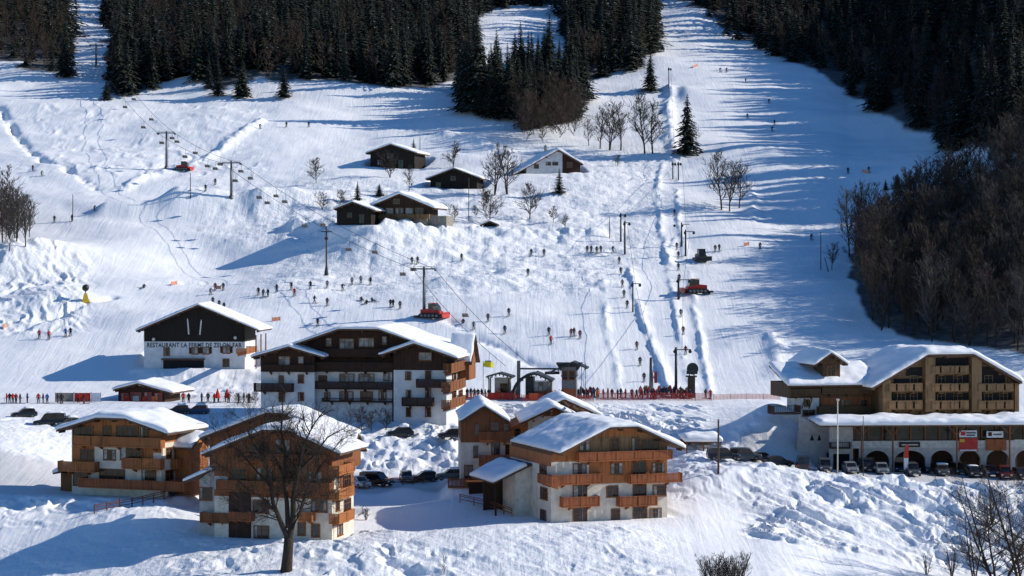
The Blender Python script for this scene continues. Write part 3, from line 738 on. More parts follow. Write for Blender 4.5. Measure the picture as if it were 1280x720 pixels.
b.patch(419, 594, 438, 640, 'plaster', face='right', name='plaster_panel')
b.balc(420, 438, 606, 618, face='right', depth=1.2)
slab('roof', zfx(d - 2.2, 10.8, .8), -2.5, 1.9, d - 5.2, d + .8, .22, 'fascia', b.root); slab('roof_snow', zfx(d - 2.2, 10.8, .8), -2.5, 1.8, d - 5.1, d + .7, .5, 'roof_snow', b.root, snow=True, seed=18)

# ---- right-hand near chalet
b = Bldg('chalet', 'cream and orange chalet with three floors of balconies in the right foreground', 'chalet', 689, 653, 250, 20)
x1 = b.U(834)[0]; d = b.V(637)[0]
G = b.gable(762, 798, 534, (856, 560), y0=-1.5, y1=d + .8, eLx=700, th=.6)
b.body(0, x1, d, G, b.U(770, 604)[1], upper='wood_orange'); pad(b.o, b.r, -1, x1 + 1, -1.5, d + 1, 1.5)
b.patch(689, 577, 736, 604, 'plaster'); b.patch(722, 533 + 12, 834, 564, 'wood_golden', name='gable_boarding'); b.patch(638, 577, 689, 608, 'plaster', face='left', name='plaster_panel')
for a in ((725, 550, 737, 563), (764, 548, 773, 563), (790, 548, 799, 563), (802, 549, 823, 563), (717, 580, 732, 602), (764, 579, 778, 592), (791, 577, 807, 602), (816, 579, 831, 591),
          (717, 607, 733, 632), (759, 608, 772, 620), (792, 606, 807, 631), (817, 607, 832, 619), (717, 636, 733, 652), (765, 637, 774, 650), (792, 634, 808, 652), (813, 636, 826, 649)): b.win(*a)
for a in ((675, 582, 683, 594), (676, 610, 684, 623), (676, 638, 682, 651), (641, 630, 646, 638), (655, 583, 661, 594)): b.win(*a, face='left')
b.balc(724, 841, 564, 576, mat='wood_red', depth=1.2); b.balc(690, 754, 593, 606, mat='wood_red', depth=1.25); b.balc(789, 853, 592, 604, mat='wood_red', depth=1.25)
b.balc(704, 750, 621, 634, mat='wood_red'); b.balc(775, 822, 620, 633, mat='wood_red'); b.balc(672, 690, 594, 606, mat='wood_red', face='left', depth=1.2)
q = MB(); q.box(4, 4.12, -.13, -.01, 0, 8); q.build('downpipe', 'metal', b.root)
zf = lambda x, y: 6.6 + .42 * x
slab('roof', zf, -5.2, -.05, d - 8.5, d + .5, .22, 'fascia', b.root); slab('roof_snow', zf, -5.2, -.8, d - 8.4, d + .4, .65, 'roof_snow', b.root, snow=True, seed=25, over=.1)
q = MB(); q.prism([(-2.0, -1), (-.01, -1), (-.01, 6.2), (-2.0, 5.4)], d - 7.5, d); q.build('annexe_wall', 'plaster', b.root)
q = MB(); q.box(-4.6, -4.4, d - 7.4, d - 7.2, -1, 4.6); q.build('post', 'wood_dark', b.root); q = MB(); q.box(-4.6, -2.01, d - 3, d - 2.8, -1, 4.6); q.build('carport_wall', 'wood_dark', b.root)
# ---- stepped chalet behind it
b = Bldg('chalet', 'stepped chalet with three snowy gables, left of and behind the cream chalet', 'chalet', 576, 606, 270, 3)
x1 = b.U(638)[0]; zs = b.U(600, 553)[1]
G = b.gable(605, 605.5, 507, (637, 527), y0=-1.2, y1=15, eLx=575, th=.55)
b.body(0, x1, 13, G, zs, upper='wood_brown'); pad(b.o, b.r, -1, 22, -1, 16, 2)
for a in ((594, 530, 599, 544), (614, 528, 623, 541), (630, 530, 635, 541), (615, 553, 624, 568), (592, 558, 597, 571), (632, 556, 637, 568), (581, 582, 590, 600)): b.win(*a)
b.balc(599, 641, 540, 553, mat='wood_red', depth=1.2); b.balc(599, 641, 569, 583, mat='wood_red', depth=1.3); b.balc(560, 610, 598, 610, mat='wood_brown', depth=1.8, brackets=False)
xa = x1; xb = b.U(722, 530, 3.0)[0]
G2 = b.gable(692, 693, 509, (727, 525), y0=1.8, y1=15, eLx=651, th=.55, seedoff=3)
b.body(xa - .5, xb, 11, G2, zs + .6, upper='wood_orange', lower='plaster', y=3.0)
b.patch(660, 520, 720, 545, 'plaster', pl=3.0, name='plaster_panel', out=.07); b.win(684, 526, 695, 538, pl=3.0, out=.1); b.win(644, 536, 650, 548, pl=3.0)
G3 = b.gable(705, 706, 499, (752, 520), y0=10, y1=22, eLx=680, th=.55, seedoff=6)
b.body(b.U(686, 520, 11)[0], b.U(745, 520, 11)[0], 9, G3, zs, upper='wood_orange', lower='plaster', y=11)
q = MB(); q.box(1.0, 9.5, -2.6, -.05, -3.0, .6); q.build('basement_wall', 'wood_dark', b.root)
q = MB(); q.box(.6, 9.8, -3.0, -.05, .603, .75); q.build('terrace_deck', 'wood_brown', b.root)

# ---- large hotel in the middle
b = Bldg('hotel', 'large dark timber and white hotel with two small gables in front of the piste', 'hotel', 560, 528, 312, -9)
x0 = b.U(332)[0]; d = b.V(582)[0]; d = min(max(d, 12), 20); zs = b.U(440, 465)[1]
G = b.gable(423, 473, 411, (566, 444), y0=-2.4, y1=d + 1, eLx=340, th=.42, hip=2.2)
b.body(x0, 0, d, G, zs, lower='plaster_white', upper='wood_dark', zb=-3); pad(b.o, b.r, x0 - 1, 1, -.5, d + 1, 2)
# the two side gables stand proud of the main front
gl = b.gable(360, 361, 433, (405, 446), y0=-3.2, y1=6, eLx=314, th=.5, seedoff=2)
q = MB(); xl, xr = b.U(326, 450, -1.6)[0], b.U(393, 450, -1.6)[0]; un = lambda x: gl['zf'](x, -1.6) - .15
q.prism([(xl, zs), (xr, zs), (xr, un(xr)), (gl['xc'], un(gl['xc'])), (xl, un(xl))], -1.6, 5); q.build('gable_boarding', 'wood_dark', b.root)
q = MB(); q.box(xl, xr, -1.56, .0, -3, zs); q.build('wing_wall', 'plaster_white', b.root)
g2 = b.gable(517, 518, 429, (572, 448), y0=-3.2, y1=6, eLx=475, th=.5, seedoff=4)
q = MB(); xl2, xr2 = b.U(492, 450, -1.6)[0], .05; un = lambda x: g2['zf'](x, -1.6) - .15; zs2 = b.U(520, 462)[1]
q.prism([(xl2, zs2), (xr2, zs2), (xr2, un(xr2)), (g2['xc'], un(g2['xc'])), (xl2, un(xl2))], -1.6, 5); q.build('gable_boarding', 'wood_dark', b.root)
q = MB(); q.box(xl2, xr2, -1.56, .0, -3, zs2); q.build('wing_wall', 'plaster_white', b.root)
for a in ((349, 446, 362, 456), (373, 446, 379, 454), (524, 441, 539, 450)): b.win(*a, pl=-1.6, pale=True)
for a in ((425, 424, 442, 436), (449, 423, 467, 433), (408, 423, 414, 432), (478, 421, 483, 430), (425, 468, 442, 477), (449, 468, 467, 477), (480, 467, 486, 475)): b.win(*a, pale=True)
for a in ((399, 470, 408, 477), (406, 491, 412, 500), (425, 490, 441, 500), (451, 490, 465, 500), (474, 489, 482, 499)): b.win(*a, shutters=None)
for a in ((349, 470, 354, 478), (373, 469, 379, 478), (349, 491, 355, 501), (373, 491, 379, 500), (507, 465, 513, 474), (532, 464, 538, 473), (508, 488, 513, 496), (532, 487, 538, 496), (508, 510, 513, 520), (532, 510, 538, 520)): b.win(*a, pl=-1.6, frame='wood_brown')
b.balc(394, 491, 453, 464, mat='wood_dark', depth=1.5); b.balc(394, 491, 477, 487, mat='wood_dark', depth=1.4); b.balc(402, 491, 498, 503, mat='wood_dark', depth=1.3, style='bars')
b.balc(403, 488, 436, 446, mat='wood_dark', depth=1.1)
b.balc(317, 365, 479, 490, mat='wood_dark', pl=-1.6, depth=1.2); b.balc(326, 393, 456, 465, mat='wood_dark', pl=-1.6, depth=1.0)
b.balc(520, 566, 474, 485, mat='wood_dark', pl=-1.6, depth=1.2); b.balc(502, 541, 497, 508, mat='wood_dark', pl=-1.6, depth=1.2)
for p0, p1 in ((475, 487), (497, 508)): b.balc(563, 582, p0, p1, face='right', pl=.05, mat='wood_brown', depth=1.4)
b.balc(564, 584, 452, 464, face='right', pl=.05, mat='wood_brown', depth=1.2)
for a in ((566, 466, 570, 475), (574, 466, 578, 475), (566, 488, 570, 497), (574, 488, 578, 496)): b.win(*a, face='right', pl=.05)
for xx in (x0 + (b.U(394)[0] - x0), b.U(491.5)[0]):
    q = MB(); q.box(xx - .12, xx + .12, -.2, -.005, 0, zs + 1.5); q.build('post', 'wood_dark', b.root)
q = MB(); q.prism_x([(d - 7, 6), (d - 1, 6), (d - 1, 9.2), (d - 4, 12.6), (d - 7, 9.2)], -.5, 1.8); q.build('turret_wall', 'wood_brown', b.root)
slab('roof', zfx(d - 4, 13.0, 1.15), -1.5, 2.4, d - 7.8, d - .2, .22, 'fascia', b.root); slab('roof_snow', zfx(d - 4, 13.0, 1.15), -1.5, 2.3, d - 7.6, d - .4, .3, 'roof_snow', b.root, snow=True, seed=45)
H6 = b

# ---- mountain restaurant
b = Bldg('restaurant', 'black boarded restaurant with white lower wall and painted name', 'restaurant', 306, 461, 372, -4)
x0 = b.U(180)[0]; d = 10; zs = b.U(245, 427)[1]
G = b.gable(247, 248, 381, (324, 413), y0=-1.5, y1=d + .8, eLx=170, th=.42)
b.body(x0, 0, d, G, zs, lower='plaster_white', upper='wood_black', zb=-2); pad(b.o, b.r, x0 - 1, 1, -.5, d + 1, 2)
b.win(205, 435, 211.5, 443.5)
for a in ((240, 434.5, 247, 442), (254, 434.5, 261, 442), (279, 433, 287, 441)): b.win(*a, pale=True, shutters='wood_dark')
b.win(279, 449, 286, 458, door=True); o = b.patch(204, 450, 255, 461, 'shade', name='garage_shade');  # dark sheet on the wall, painted shade of the garage
q = MB(); u = b.rect(203, 448, 256, 450, 'front', 0); q.box(u[0], u[1], -1.0, .0, u[2], u[3]); q.build('canopy', 'fascia', b.root)
for (xa, ya, xb, yb) in ((234.5, 400, 236, 418), (251.5, 401.5, 249.8, 418.5)):      # pair of old skis nailed to the gable
    q = MB(); a = b.U(xa, ya, -.1); c = b.U(xb, yb, -.1)
    q.prism([(c[0] - .12, c[1]), (c[0] + .12, c[1]), (a[0] + .12, a[1]), (a[0], a[1] + .35), (a[0] - .12, a[1])], -.14, -.06); q.build('ski_decoration', 'frame_white', b.root)
for (xx, yy) in ((192, 424), (294, 422)):
    q = MB(); a = b.U(xx, yy, -.3); q.ball((a[0], -.35, a[1]), .3, 10, 8); q.tube([(a[0], -.05, a[1] + .25), (a[0], -.35, a[1] + .3)], .04, 6); q.build('lamp', 'frame_white', b.root, smooth=True)
cu = bpy.data.curves.new('restaurant_lettering', 'FONT'); cu.body = 'RESTAURANT LA FERME DE ZELON FAR'; cu.size = 1.0; cu.extrude = .012; cu.offset = .022; cu.space_character = 1.12
to = bpy.data.objects.new('tmp_text', cu); C.objects.link(to); bpy.context.view_layer.update()
me = bpy.data.meshes.new_from_object(to.evaluated_get(bpy.context.evaluated_depsgraph_get())); bpy.data.objects.remove(to)
xs = [v.co.x for v in me.vertices]; ys = [v.co.y for v in me.vertices]
a = b.rect(184, 428.4, 302, 434.4, 'front', 0)
sx = (a[1] - a[0]) / (max(xs) - min(xs)); sy = (a[3] - a[2]) / (max(ys) - min(ys))
for v in me.vertices: v.co = ((v.co.x - min(xs)) * sx + a[0], -.02 - v.co.z, (v.co.y - min(ys)) * sy + a[2])
me.materials.clear(); me.materials.append(M['metal_dark']); to = bpy.data.objects.new('lettering', me); C.objects.link(to); setpar(to, b.root)
to['label'] = 'dark capital letters spelling the restaurant name'
# open porch on the lit side
for yy in (.3, d * .5, d - .3):
    q = MB(); q.box(1.9, 2.1, yy - .1, yy + .1, 0, zs + 1.2); q.build('post', 'wood_brown', b.root)
b.balc(308, 321, 434, 441, face='right', depth=1.9, mat='wood_orange')

# ---- snack hut on the flat
b = Bldg('snack_hut', 'small dark snack hut with red furnishings below the restaurant', 'hut', 206, 503, 346, -14)
x0 = b.U(148)[0]
G = b.gable(172, 173, 479, (215, 491), y0=-1.3, y1=8, eLx=141, th=.5, seedoff=1)
b.body(x0, 0, 6.5, G, -1, upper='wood_dark', zb=-1); pad(b.o, b.r, x0 - 1, 1, -3, 7, 2)
for a in ((152, 492, 160, 502), (164, 491, 176, 501), (181, 491, 189, 502), (194, 492, 202, 500)): b.win(*a, frame='red')
q = MB(); a = b.U(175, 485, -.2); q.ball((a[0], -.25, a[1] + .8), .45, 10, 8, (1, .3, 1)); q.build('round_sign', 'frame_white', b.root)
for k, mm in enumerate(('red_cloth', 'pale_panel', 'red_cloth', 'orange')):
    q = MB(); q.box(x0 + 1 + k * 1.7, x0 + 2.1 + k * 1.7, -.12, -.05, .1, 1.0); q.build('panel', mm, b.root)

# ---- hotel with arcade on the right: lower podium
b = Bldg('hotel', 'golden timber hotel above a white arcade with snowy canopy on the right', 'hotel', 1024, 593, 291, 3)
xE = b.U(1330)[0]; zc = b.U(1150, 532, -2)[1]; zt = b.U(1150, 553)[1]
pad(b.o, b.r, .8, xE + 2, -.5, 26, 2.0)
# arcade wall with real arches: piers plus a spandrel cut with half rounds
zsp = b.U(1150, 579)[1]; zh = b.U(1150, 560)[1]
arches = [(1081, 1112), (1118, 1157), (1163, 1192), (1199, 1226), (1233, 1262), (1269, 1298)]
q = MB(); prev = b.U(1074, 575)[0]
for (a, c) in arches:
    ua, uc = b.U(a, 575)[0], b.U(c, 575)[0]; r_ = (uc - ua) / 2; hc = zh - .35 - min(r_, 1.5)
    q.box(prev, ua, 0, .5, -1, hc)
    n = 14; top = [(ua + r_ - r_ * math.cos(math.pi * k / n), hc + min(r_, 1.5) * math.sin(math.pi * k / n)) for k in range(n + 1)]
    for k in range(n): q.prism([top[k], top[k + 1], (top[k + 1][0], zh), (top[k][0], zh)], 0, .5)
    q.prism([(prev, hc), (ua, hc), (ua, zh), (prev, zh)], 0, .5); prev = uc
q.box(prev, xE, 0, .5, -1, zh); q.build('arcade_wall', 'plaster_shaded', b.root)  # arcade plaster coloured darker to stand for shade
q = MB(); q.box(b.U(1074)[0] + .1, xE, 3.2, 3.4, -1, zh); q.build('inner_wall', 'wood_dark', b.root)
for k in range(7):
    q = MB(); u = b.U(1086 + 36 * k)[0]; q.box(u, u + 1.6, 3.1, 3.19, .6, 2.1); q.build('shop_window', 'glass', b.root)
q = MB(); q.box(b.U(1065)[0], xE, -.15, .3, zh + .003, zt + .25); q.build('parapet', 'pale_panel', b.root)
q = MB(); q.box(b.U(1066)[0], xE, .6, .75, zt + .25, zc + .3); q.build('window_band', 'glass', b.root)
for k in range(15):
    q = MB(); u = b.U(1068)[0] + k * 2.05; q.box(u - .09, u + .09, .3, .59, zt + .25, zc + .2); q.build('mullion', 'wood_brown', b.root)
for px in (1077, 1116, 1196, 1262):
    q = MB(); u = b.U(px, 570, -1.8)[0]; q.box(u - .1, u + .1, -1.9, -1.7, -.5, zc); 
    for sg in (-1, 1): q.tube([(u, -1.8, zc - 1.4), (u + sg * 1.2, -1.8, zc - .05)], .08, 6)
    q.build('post', 'wood_brown', b.root)
zf = lambda x, y: zc + .10 + .03 * (y + 2.4)
slab('canopy', zf, b.U(1026, 530, -2.4)[0], xE, -2.4, 6, .22, 'fascia', b.root); slab('canopy_snow', zf, b.U(1026, 530, -2.4)[0], xE, -2.4, 6, .85, 'roof_snow', b.root, snow=True, seed=55, over=.15)
# side walls and stair mass at the left end
q = MB(); u0_, u1_ = b.U(1037, 560)[0], b.U(1066, 560)[0]; q.box(u0_, u1_, -.05, .5, 2.9, zc); q.box(u0_, u0_ + .5, -.05, .5, -1, 2.9); q.box(u1_ - .4, u1_, -.05, .5, -1, 2.9); q.build('side_wall', 'plaster_shaded', b.root)
q = MB(); q.box(u0_, u1_, 2.0, 2.2, -1, 2.9); q.build('garage_shade', 'shade', b.root)  # black sheet at the back, shade put in as colour
b.balc(1038, 1063, 553, 561, depth=.9, mat='wood_dark', style='bars', brackets=False)
q = MB(); q.prism([(b.U(992, 560, 3)[0], -1), (b.U(1037, 560, 3)[0], -1), (b.U(1037, 560, 3)[0], b.U(1030, 534, 3)[1]), (b.U(1000, 520, 3)[0], b.U(1000, 523, 3)[1])], 3, 3.6); q.build('retaining_wall', 'plaster_shaded', b.root)
for px in (1015, 1024):
    q = MB(); u, z = b.U(px, 548, 2.98); q.prism([(u - .3, z - .3), (u + .3, z - .3), (u, z + .6)], 2.93, 2.99); q.build('niche_shade', 'shade', b.root)  # dark triangles stand for the shade of small wall recesses
# banners and signs on the right-hand bays
def sign(px0, py0, px1, py1, mat, bars=(), pl=0, name='sign', out=.28):
    u0, u1, z0, z1 = b.rect(px0, py0, px1, py1, 'front', pl, out); q = MB(); q.box(u0, u1, -out - .06, -out, z0, z1); o = q.build(name, mat, b.root)
    for (a, c, e, f, mm) in bars:
        q = MB(); q.box(u0 + (u1 - u0) * a, u0 + (u1 - u0) * c, -out - .075, -out - .06, z0 + (z1 - z0) * e, z0 + (z1 - z0) * f); q.build('sign_marking', mm, o)
    return o
sign(1199, 538, 1221, 546.5, 'banner_white', ((.08, .35, .25, .85, 'red'), (.4, .95, .55, .75, 'metal_dark'), (.4, .9, .2, .4, 'metal_dark')))
sign(1198.5, 547.5, 1222, 564, 'red', ((.05, .3, .7, .92, 'yellow_paint'), (.05, .95, .02, .12, 'banner_white')))
sign(1233, 539, 1254, 547, 'banner_white', ((.1, .32, .25, .85, 'wood_dark'), (.4, .9, .4, .6, 'metal_dark')))
sign(1232, 549, 1258, 563, 'wood_red')
sign(1124, 552.5, 1150, 559, 'wood_dark', ((.1, .9, .35, .6, 'pale_panel'),))
H9 = b
# upper gabled block (a wing of the same hotel, turned a little)
class Sub(Bldg):
    def __init__(s, parent, px, py, Y, r):
        s.o = at(px, py, Y); s.r = R(r); s.c = math.cos(s.r); s.s = math.sin(s.r); s.seed = rnd.randint(1, 999); s.par = parent
        s.root = empty('wing', s.o, s.r)
    def finish(s):
        """hand the meshes of this wing to the parent thing, keeping their place in the world"""
        mat = s.par.root.matrix_basis.inverted() @ (Matrix.Translation(s.o) @ Matrix.Rotation(s.r, 4, 'Z'))
        for ch in list(children(s.root)):
            ch.data.transform(mat); ch.parent = s.par.root; CH[s.par.root.name].append(ch)
            for g in children(ch): g.data.transform(mat)
        CH.pop(s.root.name); bpy.data.objects.remove(s.root)
s = Sub(b, 1099, 522, 298, 13)
x1 = s.U(1268)[0]; d = min(max(s.V(1060)[0], 12), 22); G = s.gable(1160, 1218, 443, (1278, 477), y0=-1.8, y1=d + 1, eLx=1090, th=.8, hip=3.0, deck=.35)
s.body(0, x1, d, G, -99, upper='wood_golden', zb=-5)
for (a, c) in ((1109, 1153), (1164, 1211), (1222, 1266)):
    s.patch(a, 491, c, 511, 'shade', out=.07, name='loggia_shade'); s.patch(a + (8 if a == 1109 else 0), 469 - (0 if a != 1109 else -4), c - (10 if a == 1222 else 0), 488, 'shade', out=.07, name='loggia_shade')  # flat dark sheets on the wall, painted shade of the recessed bays
s.patch(1164, 447, 1211, 467, 'shade', out=.07, name='loggia_shade')
s.patch(1132, 459, 1153, 470, 'shade', out=.07, name='loggia_shade'); s.patch(1222, 458, 1248, 470, 'shade', out=.07, name='loggia_shade')
for (a, c, n) in ((1110, 1153, 4), (1164, 1211, 4), (1222, 1267, 4)):
    s.balc(a, c, 500.5, 512, mat='wood_golden', depth=1.3, style='panels', bay=n); s.balc(a + (6 if n == 3 else 0), c, 479, 489.5, mat='wood_golden', depth=1.3, style='panels', bay=n)
s.balc(1164, 1211, 457, 467.5, mat='wood_golden', depth=1.3, style='panels', bay=4)
for (a, c, p0, p1) in ((1152.5, 1164.5, 446, 514), (1210.5, 1222.5, 446, 514), (1099, 1110, 474, 514), (1264, 1269, 478, 514)): s.patch(a, p0, c, p1, 'wood_golden', out=1.25, name='partition')
for (a, c) in ((1122, 1131), (1138, 1146), (1172, 1181), (1192, 1202), (1231, 1240), (1250, 1259)):
    s.win(a, 492, c, 501, pale=(a in (1122, 1192, 1172)), frame='wood_golden', out=.04)
    if 1130 < a < 1245: s.win(a, 470, c, 479, pale=(a == 1192), frame='wood_golden', out=.04)
for k in range(12):
    u = x1 * (k + .5) / 12; q = MB(); z = s.U(1180, 513)[1]; q.prism_x([(-1.2, z - .1), (-1.2, z - .25), (0, z - 1.0), (0, z - .1)], u - .09, u + .09); q.build('bracket', 'wood_golden_dark', s.root)
s.patch(1060, 478, 1098, 520, 'wood_golden_dark', face='left', out=.04)
for a in ((1066, 484, 1072, 492), (1084, 484, 1090, 492), (1066, 500, 1072, 508), (1082, 500, 1088, 508)): s.win(*a, face='left', out=.07)
s.finish()
# low left wing with dormer
s = Sub(b, 1096, 522, 301, 13)
xa = s.U(987)[0]; ze = s.U(1000, 482, -1.5)[1]
zf = lambda x, y: ze + .33 * (y + 1.5)
slab('roof', zf, xa - .8, 0, -1.5, 6.5, .25, 'fascia', s.root); slab('roof_snow', zf, xa - .8, .2, -1.5, 6.5, .75, 'roof_snow', s.root, snow=True, seed=65, over=.12)
q = MB(); q.box(xa, .0, 0, 8, s.U(1040, 497)[1], ze + .2); q.build('boarded_wall', 'wood_golden_dark', s.root)
q = MB(); q.box(s.U(1026)[0], 0, .02, 8, -9, s.U(1040, 497)[1]); q.build('wall', 'wood_brown', s.root)
q = MB(); q.box(s.U(1002)[0], s.U(1025)[0], .3, 6, -9, s.U(1040, 497)[1]); q.build('tower_wall', 'plaster_white', s.root)
g = s.gable(1039, 1040, 441, (1060, 455), y0=-1.2, y1=9, eLx=1018, th=.6)
un = lambda x: g['zf'](x, 0) - .2; xl, xr = s.U(1028, 470)[0], s.U(1050, 470)[0]
q = MB(); q.prism([(xl, ze), (xr, ze), (xr, un(xr)), (g['xc'], un(g['xc'])), (xl, un(xl))], -.05, 8); q.build('dormer_wall', 'wood_golden_dark', s.root)
s.win(1034, 458, 1044, 470, out=.1); s.win(1066, 484, 1076, 491); s.win(1006, 500, 1012, 507, pl=.3); s.win(1052, 500, 1062, 510); s.win(1074, 500, 1084, 510)
s.balc(1028, 1094, 484, 492, mat='wood_golden_dark', depth=1.0, style='boards'); s.balc(988, 1026, 486, 495, mat='wood_golden_dark', depth=1.0); s.balc(1024, 1094, 508, 518, mat='wood_golden_dark', depth=1.1)
for px in (1003, 1012, 1026):
    u, z = s.U(px, 497); q = MB(); q.tube([(u, .2, z - 1.6), (u, -1.0, z - .05)], .09, 6); q.build('brace', 'wood_golden_dark', s.root)
s.balc(967, 1001, 507, 518, mat='wood_dark', depth=2.6, pl=.3, style='bars', brackets=False)
s.win(1004, 513, 1018, 519, pl=.3)
s.finish()
for (a, c) in (((967, 1001), 1),):
    q = MB(); u0_, u1_ = b.U(966, 520, 8)[0], b.U(1003, 520, 8)[0]; q.box(u0_, u1_, 8.5, 14, -1, b.U(980, 519, 8)[1]); q.build('terrace_wall', 'plaster_white', b.root)

# ---- hamlet on the slope
def barn(name, label, cat, corner, r, pxl, peak, eR, eLx, depth, mat='wood_black', lower=None, split=-99, th=.45, y=None, side=None, group=None):
    p = cast(corner[0], corner[1], 380); s = Bldg(name, label, cat, corner[0], corner[1], p.y, r, group)
    xa = s.U(pxl)[0]; lo, hi = min(xa, 0), max(xa, 0)
    G = s.gable(peak[0], peak[0] + .3, peak[1], eR, y0=-1.0, y1=depth + 1, eLx=eLx, th=th)
    s.body(lo, hi, depth, G, split, lower=lower or mat, upper=mat, zb=-2); pad(s.o, s.r, lo - .8, hi + .8, -.6, depth + .8, 1.8)
    return s, lo, hi, G
s, lo, hi, G = barn('barn', 'dark barn with dusty snow on its roof, left above the hamlet chalet', 'barn', (518, 211), -14, 463, (488, 180), (521, 191), 457, 10)
s.win(484, 192, 492, 198, frame='wood_dark'); s.win(472, 200, 477, 206, frame='wood_dark'); s.win(498, 200, 504, 210, door=True, frame='wood_dark')
s, lo, hi, G = barn('barn', 'low black barn with broad roof, right of the dark barn', 'barn', (596, 236), -10, 538, (567, 210), (602, 223), 532, 9, th=.35)
s.win(563, 220, 570, 226, frame='wood_dark'); s.win(545, 228, 551, 234, frame='wood_dark', door=True)
s, lo, hi, G = barn('barn', 'small black shed attached to the left of the windowed chalet', 'barn', (464, 281), -10, 421, (440, 252), (469, 263), 417, 8, th=.4)
s.win(434, 266, 440, 272, frame='wood_dark'); s.win(449, 268, 455, 279, frame='wood_dark', door=True)
s, lo, hi, G = barn('chalet', 'hamlet chalet with a row of windows under a snowy gable', 'chalet', (534, 282), -12, 467, (499, 242), (543, 260), 459, 10, mat='wood_dark', lower='stone', split=1.6, th=.7)
for k in range(5): s.win(470 + k * 12.4, 260.5, 479 + k * 12.4, 267, pale=(k in (1, 3)), frame='wood_golden')
s.balc(466, 536, 268, 273.5, mat='wood_golden', depth=1.1); s.win(492, 249, 499, 254, frame='wood_golden')
q = MB(); q.box(.01, 4.2, 1, 8, -1, 2.2); q.build('annexe_wall', 'stone', s.root)
s, lo, hi, G = barn('farmhouse', 'white walled farmhouse with a dark right end and long snowy roof', 'farmhouse', (658, 217), 14, 725, (698, 187), (729, 205), 639, 11, mat='plaster_white', th=.6)
u0 = s.U(703)[0]; un = lambda x: G['zf'](x, 0) - G['deck'] * .6
q = MB(); q.prism([(u0, -1), (hi + .03, -1), (hi + .03, un(hi)), (u0, un(u0))], -.12, -.045); q.build('boarding', 'wood_dark', s.root)
q = MB(); q.box(hi + .002, hi + .08, 0, 11, -1, un(hi)); q.build('boarding', 'wood_dark', s.root)
for a in ((668, 206, 673, 210), (683, 203, 688, 206), (691, 203, 697, 206)): s.win(*a, out=.08)
s.win(709, 203, 715, 209, out=.14); s.chimney(hi * .5, 8, G['ap'] - 1.0, G['ap'] + 1.3, .6)
s, lo, hi, G = barn('shed', 'tiny half buried shed with a snowy cap below the hamlet trees', 'shed', (621, 283), 0, 604, (612, 276), (624, 281), 600, 3, th=.3)
# ================================================================== TREES
def conifer(h, rad, seed, layers=34, per=9, bottom=.07):
    r = random.Random(seed); b = MB(); b2 = MB()
    b2.tube([(0, 0, -.6), (.02, 0, h * .5), (0, 0, h * .97)], [h * .014 + .08, h * .010 + .04, .03], 6)
    for i in range(layers):
        t = i / (layers - 1); z = h * (bottom + (1 - bottom) * (t ** .92)); t2 = z / h
        R0 = rad * ((1 - t2) ** .85) * (1 + .25 * math.sin(i * 1.7 + seed)) + .12
        k = max(4, int(per * (.5 + .6 * (1 - t2))))
        for j in range(k):
            a = 2 * math.pi * (j + r.random() * .8) / k + i * 1.3; L = R0 * r.uniform(.62, 1.18)
            dr = -L * r.uniform(.22, .5); ca, sa = math.cos(a), math.sin(a); w = .18 * L + .13
            # three overlapping ragged leaf sprays per branch
            n = 3; 
            for q in range(n):
                s0 = L * (.08 + .30 * q); s1 = L * (.08 + .30 * q + r.uniform(.34, .46)); z0 = z + dr * (s0 / L) ** 1.4; z1 = z + dr * (s1 / L) ** 1.4 - r.uniform(.02, .16)
                ww = w * (1.35 - .32 * q) * r.uniform(.7, 1.3); tw = r.uniform(-.3, .3) * L * .3
                p0 = (ca * s0, sa * s0, z0 + .08); p1 = (ca * (s0 + s1) / 2 - sa * ww, sa * (s0 + s1) / 2 + ca * ww, (z0 + z1) / 2 - .22 * ww)
                p2 = (ca * s1 - sa * tw, sa * s1 + ca * tw, z1); p3 = (ca * (s0 + s1) / 2 + sa * ww, sa * (s0 + s1) / 2 - ca * ww, (z0 + z1) / 2 - .3 * ww)
                pm = (ca * (s0 + s1) / 2, sa * (s0 + s1) / 2, (z0 + z1) / 2 + .05)
                b.add([p0, p1, p2, p3, pm], [(0, 4, 1), (1, 4, 2), (2, 4, 3), (3, 4, 0)])
    return b, b2
